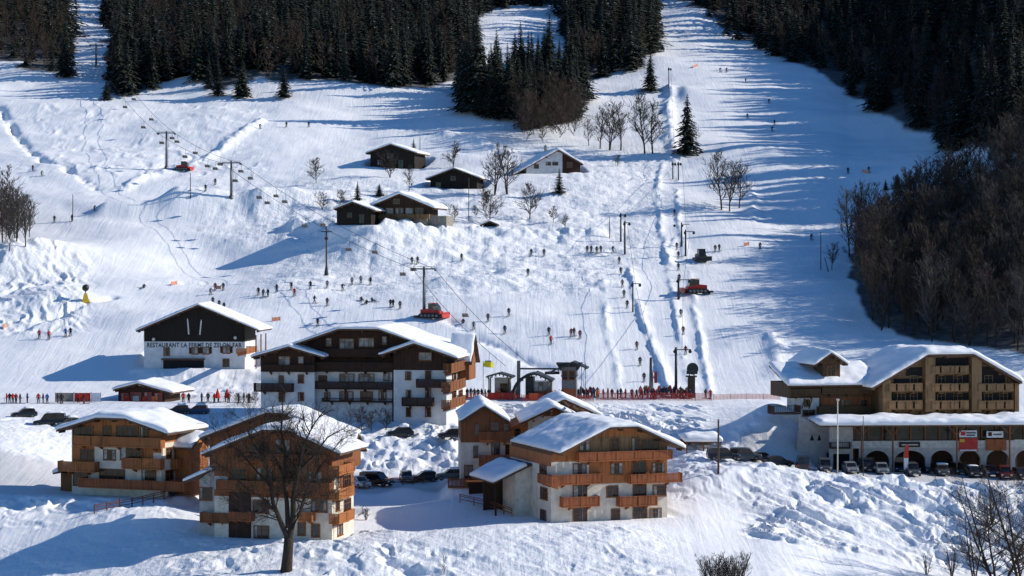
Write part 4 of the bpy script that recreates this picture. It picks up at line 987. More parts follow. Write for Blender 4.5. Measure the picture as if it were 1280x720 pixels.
def bare(h, seed, spread=.42, levels=5, trunk=.02, twig=.018, fork=.25, stems=1, kids=(3, 4), up=.25, lenf=.62, n=5, tmin=.012):
    """leafless tree: returns (trunk builder, crown builder)"""
    r = random.Random(seed); tr = MB(); cr = MB()
    def grow(p, d, L, rad, lev, mb):
        k = 3 if lev <= 1 else 2; pts = [p]; q = Vector(p); dd = d.copy()
        for i in range(k):
            dd = (dd + Vector((r.uniform(-1, 1), r.uniform(-1, 1), r.uniform(-.5, 1) * up * 1.6)) * .20).normalized(); q = q + dd * L / k; pts.append(q.copy())
        r1 = max(rad * .55, tmin)
        (mb).tube(pts, [rad + (r1 - rad) * i / k for i in range(k + 1)], n if lev <= 1 else 3, cap=False)
        if lev >= levels: return
        m = r.randint(*kids)
        for j in range(m):
            f = r.uniform(.35, .98) if lev > 0 else r.uniform(.55, 1.0)
            if j == 0: f = 1.0
            idx = min(k - 1, int(f * k)); base = pts[idx].lerp(pts[idx + 1], f * k - idx)
            a = r.uniform(0, 2 * math.pi); s = spread * r.uniform(.6, 1.5) * (1.0 if j else .5)
            side = dd.orthogonal().normalized(); side.rotate(Quaternion(dd, a))
            nd = (dd + side * s * 1.6 + Vector((0, 0, up * .6))).normalized()
            grow(base, nd, L * lenf * r.uniform(.8, 1.2), max(r1 * r.uniform(.6, .9), tmin), lev + 1, cr if lev + 1 >= 1 else mb)
    for s in range(stems):
        a = 2 * math.pi * s / max(1, stems); d = Vector((math.cos(a) * .25, math.sin(a) * .25, 1)).normalized() if stems > 1 else Vector((r.uniform(-.06, .06), r.uniform(-.06, .06), 1)).normalized()
        grow(Vector((0, 0, -.5)), d, h * fork + .5, h * trunk, 0, tr)
    return tr, cr
def tree(name, label, loc, meshes, sc=1.0, rz=0.0, group=None, cat='tree'):
    t = empty(name, loc, rz); t.scale = (sc, sc, sc * 1.0); tag(t, label, cat, group)
    for nm, me in meshes:
        o = bpy.data.objects.new(nm, me); C.objects.link(o); o.parent = t; CH.setdefault(t.name, []).append(o)
    return t
CON = []
for k in range(7):
    h = [17, 20, 15, 22, 18, 16, 19][k]; c, t_ = conifer(h, [3.3, 3.7, 3.5, 3.9, 2.8, 3.9, 3.0][k], 100 + k, layers=38 if k < 5 else 34, per=11)
    CON.append((h, [('trunk', t_.mesh('spruce_trunk', 'bark')), ('crown', c.mesh('spruce_crown', 'needle'))]))
def tall(h, seed, limbs=20, spread=.62, twigs=3, tmin=.026, stems=1, lean=None, up=.85, reach=1.0):
    """leafless forest tree: one upright stem with ascending limbs from low down, twigs along every limb"""
    r = random.Random(seed); tr = MB(); cr = MB()
    def limb(p, d, L, rad, lev):
        k = 3; pts = [p]; q = Vector(p); dd = d.copy()
        for i in range(k):
            dd = (dd + Vector((r.uniform(-1, 1), r.uniform(-1, 1), r.uniform(-.3, 1.0))) * .17).normalized(); q = q + dd * L / k; pts.append(q.copy())
        cr.tube(pts, [rad, rad * .75, rad * .5, max(rad * .3, tmin * .7)], 3, cap=False)
        if lev == 0: return
        for j in range(r.randint(4, 6) if lev > 1 else r.randint(3, 5)):
            f = r.uniform(.15, 1) * 2.99; i = int(f); b_ = pts[i].lerp(pts[i + 1], f - i); side = dd.orthogonal().normalized(); side.rotate(Quaternion(dd, r.uniform(0, 6.28)))
            limb(b_, (dd + side * r.uniform(.5, 1.0) + Vector((0, 0, .25))).normalized(), L * r.uniform(.35, .6), max(rad * .5, tmin), lev - 1)
    for s in range(stems):
        a0 = r.uniform(0, 6.28); ln = lean if lean is not None else (.05 if stems == 1 else .2); d = Vector((math.cos(a0) * ln, math.sin(a0) * ln, 1)).normalized(); H = h * (1 if s == 0 else r.uniform(.75, .95)); pts = [Vector((0, 0, -.5))]
        for i in range(6): d = (d + Vector((r.uniform(-1, 1), r.uniform(-1, 1), .6)) * .07).normalized(); pts.append(pts[-1] + d * H / 6)
        rad = h * .011; tr.tube(pts, [rad * (1 - i / 6.6) + .02 for i in range(7)], 6, cap=False)
        n = limbs // stems
        for k in range(n):
            t = .16 + .82 * (k + r.random()) / n; f = t * 5.99; i = int(f); b_ = pts[i].lerp(pts[i + 1], f - i); a = r.uniform(0, 6.28)
            L = h * (.34 * (1 - t) ** .7 * (.55 + min(1, t * 2.2) * .5) + .07) * r.uniform(.7, 1.25)
            limb(b_, Vector((math.cos(a) * spread, math.sin(a) * spread, up)).normalized(), L * reach, rad * (1 - t) * .5 + tmin, 2)
    return tr, cr
BAR = []
for k in range(8):
    h = [12, 13, 11, 14, 12.5, 10.5, 13.5, 12][k]
    t_, c = tall(h, 200 + k, limbs=26, spread=.58 + .08 * (k % 3), tmin=.036, stems=2 if k in (2, 5) else 1)
    BAR.append((h, [('trunk', t_.mesh('bare_trunk', 'bark')), ('crown', c.mesh('bare_crown', 'twig' if k % 3 == 1 else 'twig_grey'))]))
ROUND = []
for k in range(5):
    t_, c = tall(9, 300 + k, limbs=34, spread=1.1, tmin=.036, stems=2 if k % 2 else 1)
    ROUND.append((9, [('trunk', t_.mesh('bare_trunk', 'bark')), ('crown', c.mesh('bare_crown', 'twig'))]))
# ---- trees one can pick out
def single(kind, px, py, top, label, group=None, name=None, ymin=380, k=None, rz=None):
    p = cast(px, py, ymin); h = (py - top) / F * p.y
    L = {'con': CON, 'bare': BAR, 'round': ROUND}[kind]; k = (int(px) if k is None else k) % len(L)
    hh = L[k][0]
    zt = max((v.co.z for v in L[k][1][1][1].vertices)); 
    nm = name or ('spruce_tree' if kind == 'con' else 'bare_tree')
    t = tree(nm, label, p, L[k][1], h / zt, rnd.uniform(0, 6.28) if rz is None else rz, group)
    wd = 1.0
    if kind == 'con': wd = 1.9 if h < 8 else (1.35 if h < 13 else 1.1)
    if kind == 'round': wd = 1.25
    if kind == 'bare': wd = 1.3
    t.scale = (h / zt * wd, h / zt * wd, h / zt); return t
for a in (('con', 447, 254, 226, 'dark spruce just behind the small black shed roof'), ('con', 474, 245, 229, 'small spruce behind the windowed hamlet chalet'),
          ('con', 517, 198, 173, 'slim spruce at the right end of the dark barn'), ('con', 699, 242, 210, 'lone spruce in the snow below the white farmhouse'),
          ('con', 813, 114, 62, 'dense lone spruce at the top end of the drag lift'), ('con', 859, 193, 117, 'narrow tall spruce right beside the drag lift track'),
          ('con', 1107, 238, 224, 'smaller of two little spruces at the edge of the bare wood'), ('con', 1122, 235, 217, 'larger of two little spruces at the edge of the bare wood'),
          ('con', 133, 125, 100, 'small spruce at the foot of the upper left lift cutting'), ('con', 355, 122, 84, 'round dense spruce standing in front of the upper wood'),
          ('con', 272, 120, 68, 'left spruce of the pair in front of the upper wood'), ('con', 303, 121, 74, 'right spruce of the pair in front of the upper wood'), 
          ('con', 596, 140, 12, 'tallest spruce at the left corner of the middle copse'), ('con', 582, 140, 44, 'spruce at the far left of the middle copse'),
          ('round', 395, 229, 196, 'pale bare tree left of the dark barn'), ('round', 403, 262, 238, 'low spreading bare tree left of the small black shed'), ('round', 425, 262, 236, 'low bare tree touching the small black shed roof'),
          ('round', 566, 209, 175, 'dark twiggy tree standing above the low black barn'), ('round', 488, 222, 186, 'bare tree in front of the dark barn'), ('bare', 511, 240, 205, 'thin crooked bare tree above the windowed chalet roof'),
          ('bare', 618, 243, 180, 'left stem of the big bare trees beside the white farmhouse'), ('bare', 634, 243, 176, 'right stem of the big bare trees beside the white farmhouse'),
          ('round', 612, 280, 236, 'bare tree above the tiny half buried shed'), ('round', 662, 274, 226, 'dark broad bare tree below the white farmhouse'), ('round', 604, 262, 234, 'bushy bare tree under the low black barn'),
          ('round', 692, 278, 256, 'low bare tree right of the broad bare tree'), ('round', 706, 284, 266, 'lowest bare bush at the right end of the hamlet'), ('round', 568, 275, 254, 'round bare bush right of the windowed chalet'), ('round', 594, 272, 256, 'small bare bush between chalet and tiny shed'),
          ('bare', 750, 186, 132, 'leftmost bare tree of the row left of the drag lift'), ('bare', 762, 188, 126, 'second bare tree of the row left of the drag lift'), ('bare', 776, 188, 122, 'third bare tree of the row left of the drag lift'),
          ('bare', 806, 192, 112, 'tall bare tree close to the drag lift track'), ('bare', 816, 192, 122, 'bare tree nearest the drag lift track on its left'), ('bare', 736, 182, 146, 'short bare tree at the left end of the tree row'),
          ('round', 772, 208, 192, 'small dark bush below the row of bare trees'), ('bare', 868, 190, 150, 'little bare tree right of the narrow spruce'),
          ('bare', 902, 262, 184, 'left bare tree of the clump right of the drag lift'), ('bare', 912, 264, 196, 'middle bare tree of the clump right of the drag lift'), ('bare', 924, 260, 204, 'right bare tree of the clump right of the drag lift'),
          ('bare', 1040, 338, 300, 'thin bare tree leaning at the piste edge by the wood')):
    single(*a)
# shrubs against the big hotel and by the snack hut
for a in ((452, 537, 506), (464, 539, 512), (483, 537, 508)): single('round', *a, 'dark twiggy shrub against the white wall of the large hotel', group='shrubs by the large hotel', name='shrub', ymin=300)
for a in ((297, 508, 490), (310, 508, 492), (320, 506, 488)): single('round', *a, 'small twiggy shrub right of the snack hut', group='shrubs right of the snack hut', name='shrub', ymin=325)
# ---- the woods
def fill(poly, spacing, seed, pxr=(-60, 1345), jit=.45, cull=-75):
    xs = [a for a, _ in poly]; ys = [c for _, c in poly]; out = []; r = random.Random(seed)
    y0 = 360.0; y1 = 900.0; yy = y0
    while yy < y1:
        xx = (pxr[0] - CX) / F * yy
        while xx < (pxr[1] - CX) / F * yy:
            x = xx + r.uniform(-jit, jit) * spacing; y = yy + r.uniform(-jit, jit) * spacing; px = CX + F * x / y
            j = int(round(float(np.interp(px, cols, np.arange(len(cols)))))); i = int(round(float(np.interp(y, rows, np.arange(len(rows)))))); py = PYB[i, j]
            qx = px + float(16 * fbm(np.array([x / 9]), np.array([y / 9]), 91, 3)[0]); qy = py + float(10 * fbm(np.array([x / 8]), np.array([y / 8]), 92, 3)[0])
            if cull < py and bool(inpoly(np.array([qx]), np.array([qy]), poly)[0]): out.append((x, y, px, py))
            xx += spacing
        yy += spacing
    return out
def vary(t, k=1.0):
    f = rr.uniform(.82, 1.3); t.scale = (t.scale[0] * f, t.scale[1] * f, t.scale[2]); t.rotation_euler = (rr.uniform(-.03, .03), rr.uniform(-.03, .03), t.rotation_euler[2])
woods = []
for pl, sp, lab, grp, mix in ((FA, 6.2, 'tree of the dark wood in the upper left corner', 'trees of the upper left corner wood', .6), (FB, 6.2, 'spruce of the long dark wood across the top', 'spruces of the long upper wood', .28),
                         (FC, 4.6, 'spruce of the dark copse in the upper middle', 'spruces of the middle copse', .06), (FD, 5.6, 'spruce of the wood left of the upper lift track', 'spruces left of the upper lift track', .12),
                         (FE, 6.2, 'tree of the dark wood right of the upper piste', 'trees right of the upper piste', .28)):
    for (x, y, px, py) in fill(pl, sp, len(woods) + 5): woods.append((x, y, px, py, lab, grp, mix))
woods.sort(key=lambda a: a[1])
nspr = 15; nbar = 25; rest_c = []; rest_b = []; rr = random.Random(77)
for (x, y, px, py, lab, grp, mix) in woods:
    z = zraw(x, y); isb = rr.random() < mix
    if isb: rest_b.append((x, y, z, lab, grp)); continue
    k = rr.randrange(7); sc = rr.uniform(.66, 1.2) * (.95 if 'copse' in lab else 1.0)
    if nspr < 296 and -20 < px < 1300:
        nspr += 1; vary(tree('spruce_tree', lab.replace('tree of', 'spruce of'), (x, y, z), CON[k][1], sc, rr.uniform(0, 6.28), grp.replace('trees', 'spruces')))
    else: rest_c.append((x, y, z, k, sc))
ff = [(x, y, px, py, 0) for (x, y, px, py) in fill(FF, 3.9, 901, pxr=(1030, 1420))]
ff += [(x, y, px, py, 1) for (x, y, px, py) in fill(FL, 4.2, 902, pxr=(-90, 80))]
ff += [(x, y, px, py, 2) for (x, y, px, py) in fill([(640, 180), (648, 150), (712, 148), (724, 180), (680, 188)], 3.6, 903)]
ff.sort(key=lambda a: a[1]); rest_b2 = []
LB = (('bare tree of the brown leafless wood on the right hillside', 'bare trees of the right hillside wood'), ('bare tree of the thicket at the left edge of the piste', 'bare trees at the left edge'), ('bare tree at the foot of the middle spruce copse', 'bare trees below the middle copse'))
for (x, y, px, py, g) in ff:
    z = zraw(x, y)
    if nbar < 262 and -40 < px < 1310: nbar += 1; tree('bare_tree', LB[g][0], (x, y, z), BAR[rr.randrange(8)][1], rr.uniform(.8, 1.2) * (.8 if g == 1 else 1.15 if g == 2 else 1.05), rr.uniform(0, 6.28), LB[g][1])
    else: rest_b2.append((x, y, z))
for (x, y, z, lab, grp) in rest_b:
    if nbar < 294 and rr.random() < .5: nbar += 1; tree('bare_tree', lab.replace('tree of', 'bare tree of').replace('spruce of', 'bare tree among the spruces of'), (x, y, z), BAR[rr.randrange(7)][1], rr.uniform(.8, 1.15), rr.uniform(0, 6.28), 'bare ' + grp.replace('spruces', 'trees'))
    else: rest_b2.append((x, y, z))
def merged(name, label, protos, items, mat):
    """everything else in the woods: one mesh made of many trees"""
    vs = []; loops = []; starts = []; tot = 0; nv = 0
    for (x, y, z, k, sc, rz) in items:
        V, L, S = protos[k]; fx = rr.uniform(.85, 1.3); c, s = math.cos(rz) * sc, math.sin(rz) * sc
        W = np.empty_like(V); W[:, 0] = (V[:, 0] * c - V[:, 1] * s) * fx + x; W[:, 1] = (V[:, 0] * s + V[:, 1] * c) * fx + y; W[:, 2] = V[:, 2] * sc + z
        vs.append(W); loops.append(L + nv); starts.append(S + tot); nv += len(V); tot += len(L)
    me = bpy.data.meshes.new(name); me.vertices.add(nv); me.vertices.foreach_set('co', np.concatenate(vs).ravel())
    me.loops.add(tot); me.loops.foreach_set('vertex_index', np.concatenate(loops)); st = np.concatenate(starts)
    me.polygons.add(len(st)); me.polygons.foreach_set('loop_start', st); me.update(calc_edges=True); me.materials.append(M[mat])
    o = bpy.data.objects.new(name, me); C.objects.link(o); tag(o, label, 'wood', kind='stuff'); return o
def proto(b):
    V = np.array(b.v, float); L = np.array([i for f in b.f for i in f], np.int64); S = np.cumsum([0] + [len(f) for f in b.f[:-1]]).astype(np.int64); return V, L, S
pc = [proto(conifer([17, 20, 18][k], [3.5, 3.8, 3.2][k], 500 + k, layers=26, per=7)[0]) for k in range(3)]
pb = [proto(tall(12.5, 600 + k, limbs=14, tmin=.04)[1]) for k in range(3)]
merged('distant_spruce_forest', 'farther spruces of the dark woods above the pistes', pc, [(x, y, z, rr.randrange(3), s_, rr.uniform(0, 6.28)) for (x, y, z, k, s_) in rest_c], 'needle')
if rest_b2: merged('distant_bare_forest', 'farther leafless trees scattered through the woods', pb, [(x, y, z, rr.randrange(3), rr.uniform(.8, 1.15), rr.uniform(0, 6.28)) for (x, y, z) in rest_b2], 'twig')
print('WOODS', len(woods), nspr, nbar, len(rest_c), len(rest_b2))

# ---- foreground trees and bushes
def custom(name, label, px, py, ymin, h, cat='tree', mat='twig', **kw):
    p = cast(px, py, ymin); t_, c = bare(h, **kw); t = empty(name, p); tag(t, label, cat)
    t_.build('trunk', 'bark', t, smooth=True); c.build('crown' if cat == 'tree' else 'branches', mat, t); return t
# the big tree: thick leaning trunk that forks low, many limbs
p = cast(358, 714, 214); root = empty('bare_tree', p); tag(root, 'large old leafless tree with a thick forked trunk in the left foreground', 'tree')
r = random.Random(12); T_ = MB(); B_ = MB(); m = p.y / F
def pt(px, py, dy): return Vector(((px - 358) * m, dy, (714 - py) * m))
T_.tube([pt(358, 724, 0), pt(358, 712, 0), pt(360, 690, 0), pt(361, 672, 0)], [.85, .66, .56, .52], 12)
limbs = [([pt(361, 676, 0), pt(352, 655, -.2), pt(342, 628, -.5), pt(338, 600, -.8), pt(334, 575, -1), pt(318, 552, -1.5)], .34),
         ([pt(361, 676, 0), pt(366, 650, .2), pt(366, 622, .4), pt(372, 590, .3), pt(378, 560, 0), pt(390, 535, -.4)], .40),
         ([pt(360, 660, 0), pt(358, 630, .5), pt(354, 600, .9), pt(356, 570, 1.2), pt(350, 540, 1.0), pt(352, 516, 1.2)], .30),
         ([pt(364, 662, 0), pt(376, 640, -.6), pt(384, 612, -1.0), pt(398, 588, -1.6), pt(414, 566, -1.8)], .26),
         ([pt(346, 640, -.4), pt(330, 622, -.9), pt(312, 610, -1.4), pt(292, 590, -2.0), pt(272, 575, -2.2)], .16),
         ([pt(343, 632, -.5), pt(326, 640, -1.2), pt(306, 636, -1.6), pt(288, 622, -2.0)], .11),
         ([pt(340, 608, -.7), pt(322, 590, -.2), pt(300, 566, .4), pt(282, 552, .8)], .16),
         ([pt(368, 625, .4), pt(384, 632, 1.0), pt(402, 622, 1.6), pt(424, 612, 2.0)], .12),
         ([pt(372, 590, .3), pt(392, 570, .8), pt(408, 548, 1.2), pt(430, 536, 1.4)], .16),
         ([pt(356, 600, .9), pt(340, 572, 1.6), pt(322, 545, 2.2), pt(300, 528, 2.6)], .15)]
def sprout(p0, d, L, rad, lev):
    pts = [p0]; q = Vector(p0); dd = d.copy()
    for i in range(3):
        dd = (dd + Vector((r.uniform(-1, 1), r.uniform(-1, 1), r.uniform(-.6, .9))) * .24).normalized(); q = q + dd * L / 3; pts.append(q.copy())
    r1 = max(rad * .5, .008); B_.tube(pts, [rad, rad * .8, rad * .65, r1], 4 if rad > .04 else 3, cap=False)
    if lev == 0: return
    for j in range(r.randint(3, 5)):
        f = r.uniform(.2, 1.0) * 2.99; i = int(f); base = pts[i].lerp(pts[i + 1], f - i); side = dd.orthogonal().normalized(); side.rotate(Quaternion(dd, r.uniform(0, 6.28)))
        sprout(base, (dd * .8 + side * r.uniform(.4, 1.0) + Vector((0, 0, .12))).normalized(), L * r.uniform(.5, .78), max(rad * .5, .009), lev - 1)
for pts, rad in limbs:
    n = len(pts); T_.tube(pts, [rad * (1 - .78 * i / (n - 1)) for i in range(n)], 9, cap=False)
    for i in range(1, n):
        for s_ in range(6 if rad > .2 else 5):
            base = pts[i - 1].lerp(pts[i], r.random()); d = (pts[i] - pts[i - 1]).normalized(); side = d.orthogonal().normalized(); side.rotate(Quaternion(d, r.uniform(0, 6.28)))
            if i >= 2: sprout(base, (d * .7 + side * r.uniform(.5, 1.1)).normalized(), r.uniform(1.5, 2.8), max(.024, rad * .22), 3)
    sprout(pts[-1], (pts[-1] - pts[-2]).normalized(), 2.4, rad * .25, 3)
T_.build('trunk', 'bark', root, smooth=True); B_.build('crown', 'twig', root)
def custom2(name, label, px, py, ymin, h, cat, mat, seed, **kw):
    p = cast(px, py, ymin); t_, c = tall(h, seed, **kw); t = empty(name, p, seed * 1.7); tag(t, label, cat)
    t_.build('trunk' if cat == 'tree' else 'stem', 'bark', t, smooth=True); c.build('crown' if cat == 'tree' else 'branches', mat, t); return t
custom2('bare_tree', 'leafless tree with dark arching limbs at the lower right edge', 1248, 740, 205, 14.5, 'tree', 'twig', 31, limbs=60, spread=1.2, tmin=.017, stems=4, lean=.5, up=.6, reach=1.25)
custom2('bare_tree', 'taller leafless tree cut by the right edge of the picture', 1280, 745, 200, 17.5, 'tree', 'twig', 36, limbs=60, spread=1.1, tmin=.018, stems=4, lean=.42, up=.6, reach=1.2)
custom2('bare_tree', 'small leafless tree left of the two lower right trees', 1218, 730, 205, 8.5, 'tree', 'twig', 33, limbs=34, spread=1.2, tmin=.013, stems=3)
custom2('shrub', 'thin twiggy bush growing out of the bank left of the lower right trees', 1190, 722, 205, 4.2, 'shrub', 'twig', 41, limbs=30, spread=.9, tmin=.009, stems=6)
custom2('shrub', 'sparse dry stems poking out of the right bank', 1158, 718, 205, 3.0, 'shrub', 'twig', 42, limbs=15, spread=.6, tmin=.009, stems=5)
custom2('shrub', 'twiggy bush on the right bank just below the parked cars', 1240, 655, 246, 6.0, 'shrub', 'twig', 45, limbs=40, spread=.9, tmin=.014, stems=6)
custom2('shrub', 'grey bush cut by the bottom edge, left part', 893, 738, 205, 4.6, 'shrub', 'twig_grey', 43, limbs=110, spread=.8, tmin=.011, stems=18, lean=.5)
custom2('shrub', 'grey bush cut by the bottom edge, taller right part', 918, 738, 205, 5.0, 'shrub', 'twig_grey', 44, limbs=110, spread=.8, tmin=.011, stems=18, lean=.5)
custom2('sapling', 'tiny leafless sapling in the foreground snow below the cars', 555, 718, 214, 2.6, 'sapling', 'twig', 47, limbs=8, spread=.4, tmin=.008, stems=1)
custom2('shrub', 'dark twigs standing right of the large parked car', 458, 650, 247, 2.2, 'shrub', 'twig', 48, limbs=24, spread=.8, tmin=.011, stems=5)
# ================================================================== LIFTS, POLES, MACHINES
def ptop(px, py, top, ymin=340):
    p = cast(px, py, ymin); return p, (py - top) / F * p.y
def pylon(px, py, top, label, arm=4.4, ymin=340, heading=0):
    p, h = ptop(px, py, top, ymin); t = empty('lift_pylon', p, heading); tag(t, label, 'lift pylon')
    q = MB(); q.tube([(0, 0, -.8), (0, 0, h)], [.34, .22], 12); q.tube([(0, 0, -.8), (0, 0, .5)], [.55, .5], 12); q.build('pole', 'metal', t, smooth=True)
    q = MB(); q.box(-arm / 2, arm / 2, -.16, .16, h - .62, h - .35); q.box(-arm / 2, arm / 2, -.05, .05, h - .1, h - .02); q.build('crossarm', 'metal', t)
    for sg in (-1, 1):
        q = MB(); q.box(sg * arm / 2 - .08, sg * arm / 2 + .08, -1.2, 1.2, h - .95, h - .78)
        for k in range(4): q.tube([(sg * arm / 2 - .1, -1.0 + k * .66, h - .7), (sg * arm / 2 + .1, -1.0 + k * .66, h - .7)], .2, 10)
        q.build('sheave_train', 'metal_dark', t)
    q = MB()
    for k in range(int(h / .4)): q.box(.3, .62, -.02, .02, k * .4, k * .4 + .04)
    q.box(.3, .33, -.03, .03, 0, h - .5); q.box(.6, .63, -.03, .03, 0, h - .5); q.build('ladder', 'metal', t)
    return t, p + Vector((0, 0, h - .5))
P0 = pylon(120, 84, 54, 'distant chairlift pylon in the upper left clearing', 4)
P1 = pylon(208, 210, 164, 'chairlift pylon with double crossarm left of the red machine')
P2 = pylon(289, 247, 201, 'chairlift pylon with wide crossarm right of the red machine')
P3 = pylon(530, 396, 333, 'tall chairlift pylon beside the red groomer on the beginner slope')
P4, h4 = ptop(408, 344, 283); t = empty('lift_pylon', P4); tag(t, 'brown tapering lift pole with padded foot on the middle slope', 'lift pylon')
q = MB(); q.tube([(0, 0, -.8), (0, 0, h4)], [.2, .15], 10); q.build('pole', 'pole_wood', t, smooth=True)
q = MB(); q.tube([(0, 0, 0), (0, 0, 1.9)], [.5, .24], 10); q.build('padding', 'metal_dark', t); q = MB(); q.box(-1.2, 1.2, -.1, .1, h4 - 1.2, h4 - 1.0); q.ball((0, 0, h4 - 2.6), .42, 8, 6); q.build('crossarm', 'metal_dark', t)
PS = cast(648, 497, 340); PSt = PS + Vector((0, 0, 5.4))
# cables: one top-level thing per strand
def cable(pts, label, sag=.9, rad=.045):
    q = MB()
    allp = []
    for a, c in zip(pts[:-1], pts[1:]):
        n = 14
        for k in range(n + (c == pts[-1])):
            t = k / n; v = a.lerp(c, t); v.z -= sag * 4 * t * (1 - t) * (c - a).length / 60; allp.append(v)
    q.tube(allp, rad, 5); o = q.build('lift_cable', 'metal_dark'); tag(o, label, 'cable'); return allp
top = cast(96, 6, 400) + Vector((0, 0, 9))
cen = [top, P0[1], P1[1], P2[1], P3[1], PSt]
def off(sx): return [v + Vector((sx, 0, 0)) for v in cen]
cl = cable(off(-2.2), 'left strand of the chairlift cable crossing the slope', 1.1); cr_ = cable(off(2.2), 'right strand of the chairlift cable crossing the slope', 1.1)
# chairs
ch0 = empty('lift_chair'); q = MB(); q.tube([(0, 0, 0), (0, 0, -.6), (.0, .28, -1.9)], .045, 6); q.build('hanger', 'metal_dark', ch0)
q = MB(); q.box(-.95, .95, -.05, .45, -2.45, -2.33); q.build('seat', 'metal_dark', ch0)
q = MB(); q.prism_x([(.45, -2.4), (.55, -2.4), (.68, -1.65), (.60, -1.65)], -.95, .95); q.build('backrest', 'metal_dark', ch0)
q = MB(); q.tube([(-.95, .3, -1.9), (.95, .3, -1.9)], .04, 6); q.tube([(-.95, .3, -1.9), (-.95, .3, -2.4)], .035, 6); q.tube([(.95, .3, -1.9), (.95, .3, -2.4)], .035, 6); q.build('frame', 'metal_dark', ch0)
tag(ch0, 'empty dark double chair hanging from the chairlift cable', 'lift chair', 'chairs hanging along the chairlift')
def near(path, px):
    best = min(path, key=lambda v: abs(CX + F * v.x / v.y - px)); i = path.index(best); 
    for a, c in zip(path[:-1], path[1:]):
        pa, pb_ = CX + F * a.x / a.y, CX + F * c.x / c.y
        if min(pa, pb_) <= px <= max(pa, pb_) and pa != pb_: return a.lerp(c, (px - pa) / (pb_ - pa))
    return best
first = True
for i, px in enumerate((112, 130, 147, 157, 168, 180, 190, 203, 216, 232, 245, 260, 276, 295, 314, 335, 357, 382, 405, 437, 470, 505, 518, 546, 583, 612, 99, 105, 222, 270, 302, 325, 346)):
    v = near(cl if i % 2 else cr_, px); o = ch0 if first else copy_tree(ch0); first = False; o.location = v; o.rotation_euler = (0, 0, .7); o.scale = (.72, .72, .85)
# drag-lift pylons
def dragpole(px, py, top, label, arm=0, ymin=340, rad=.17, mat='metal_dark', lean=0.0, name='lift_pylon', cat='lift pylon'):
    p, h = ptop(px, py, top, ymin); t = empty(name, p); tag(t, label, cat)
    q = MB(); q.tube([(0, 0, -.6), (lean * .5, 0, h * .5), (lean, 0, h)], [rad, rad * .85, rad * .7], 10); q.build('pole', mat, t, smooth=True)
    if arm:
        q = MB(); q.box(-arm if arm < 0 else -.3, .3 if arm < 0 else arm, -.08, .08, h - .5, h - .34); q.build('crossarm', 'metal_dark', t)
        for k in (0, 1):
            q = MB(); xx = (arm - .2 * (1 if arm > 0 else -1)) * (1 if k else -.08); q.tube([(xx, -.1, h - .75), (xx, .1, h - .75)], .3, 12); q.tube([(xx, 0, h - .7), (xx, 0, h - .35)], .05, 5); q.build('sheave', 'metal_dark', t)
    return t, p + Vector((0, 0, h - .8))
D = [dragpole(814, 490, 447, 'thick grey first pylon of the left drag lift, a red box on it', 0, rad=.42, mat='metal'),
     dragpole(791, 390, 352, 'dark pylon halfway up the left drag lift', 1.6), dragpole(781, 318, 276, 'taller dark pylon of the close pair on the left drag lift', 1.2, rad=.24), dragpole(776, 302, 266, 'upper dark pylon of the close pair on the left drag lift', 1.2, rad=.22),
     dragpole(841, 224, 202, 'left of the two small pylons where the lifts enter the trees', .8), dragpole(836, 110, 84, 'topmost drag lift pylon beside the lone dense spruce', .8)]
q = MB(); q.box(.5, 1.0, -.6, -.2, 1.6, 3.6); q.build('control_box', 'red', D[0][0])
E = [dragpole(845, 496, 434, 'slender first pylon of the right drag lift beside the beige cabin', 2.6, rad=.28), dragpole(848, 374, 347, 'dark pylon with a drum halfway up the right drag lift', 2.4, rad=.26),
     dragpole(857, 320, 287, 'dark pylon with a side arm, lower one of its pair on the right drag lift', 2.0, rad=.24), dragpole(852, 308, 278, 'dark pylon with a side arm, upper one of its pair on the right drag lift', -1.8, rad=.22), dragpole(848, 225, 202, 'right of the two small pylons where the lifts enter the trees', .8)]
cable([a[1] + Vector((.6, 0, 0)) for a in D], 'cable of the left drag lift', .4, .035); cable([a[1] + Vector((1.0, 0, 0)) for a in E], 'cable of the right drag lift', .4, .035)
for a in ((91, 276, 243, 'thin pole on the far left slope'), (238, 248, 216, 'thin pole between the two upper chairlift pylons'), (762, 298, 271, 'thin pole left of the pair of drag lift pylons'),
          (586, 276, 222, 'thin wooden pole in front of the low black barn'), (525, 198, 171, 'thin wooden pole beside the slim spruce'), (1026, 337, 290, 'tall wooden pole at the edge of the right wood')):
    dragpole(*a, rad=.11, mat='pole_wood', name='utility_pole', cat='pole')
dragpole(1036, 340, 322, 'short leaning pole by the tall pole at the right wood', rad=.12, mat='pole_wood', lean=-.9, name='utility_pole', cat='pole')
dragpole(898, 592, 524, 'dark wooden pole in the snow bank left of the parked cars', rad=.16, ymin=262, mat='pole_wood', name='utility_pole', cat='pole')
t, v = dragpole(1047, 592, 500, 'tall pale street lamp in front of the arcade hotel', rad=.10, ymin=279, mat='frame_white', name='street_lamp', cat='street lamp')
q = MB(); h = v.z - t.location.z + .8; q.prism_x([(-.6, h), (.1, h), (.1, h + .14), (-.5, h + .2)], -.18, .18); q.ball((0, -.25, h - .02), .2, 8, 6, (1, 1.4, .6)); q.build('lamp_head', 'frame_white', t)
dragpole(1079, 596, 520, 'thin dark downlight pole at the left end of the arcade', rad=.07, ymin=279, mat='metal_dark', name='street_lamp', cat='street lamp')

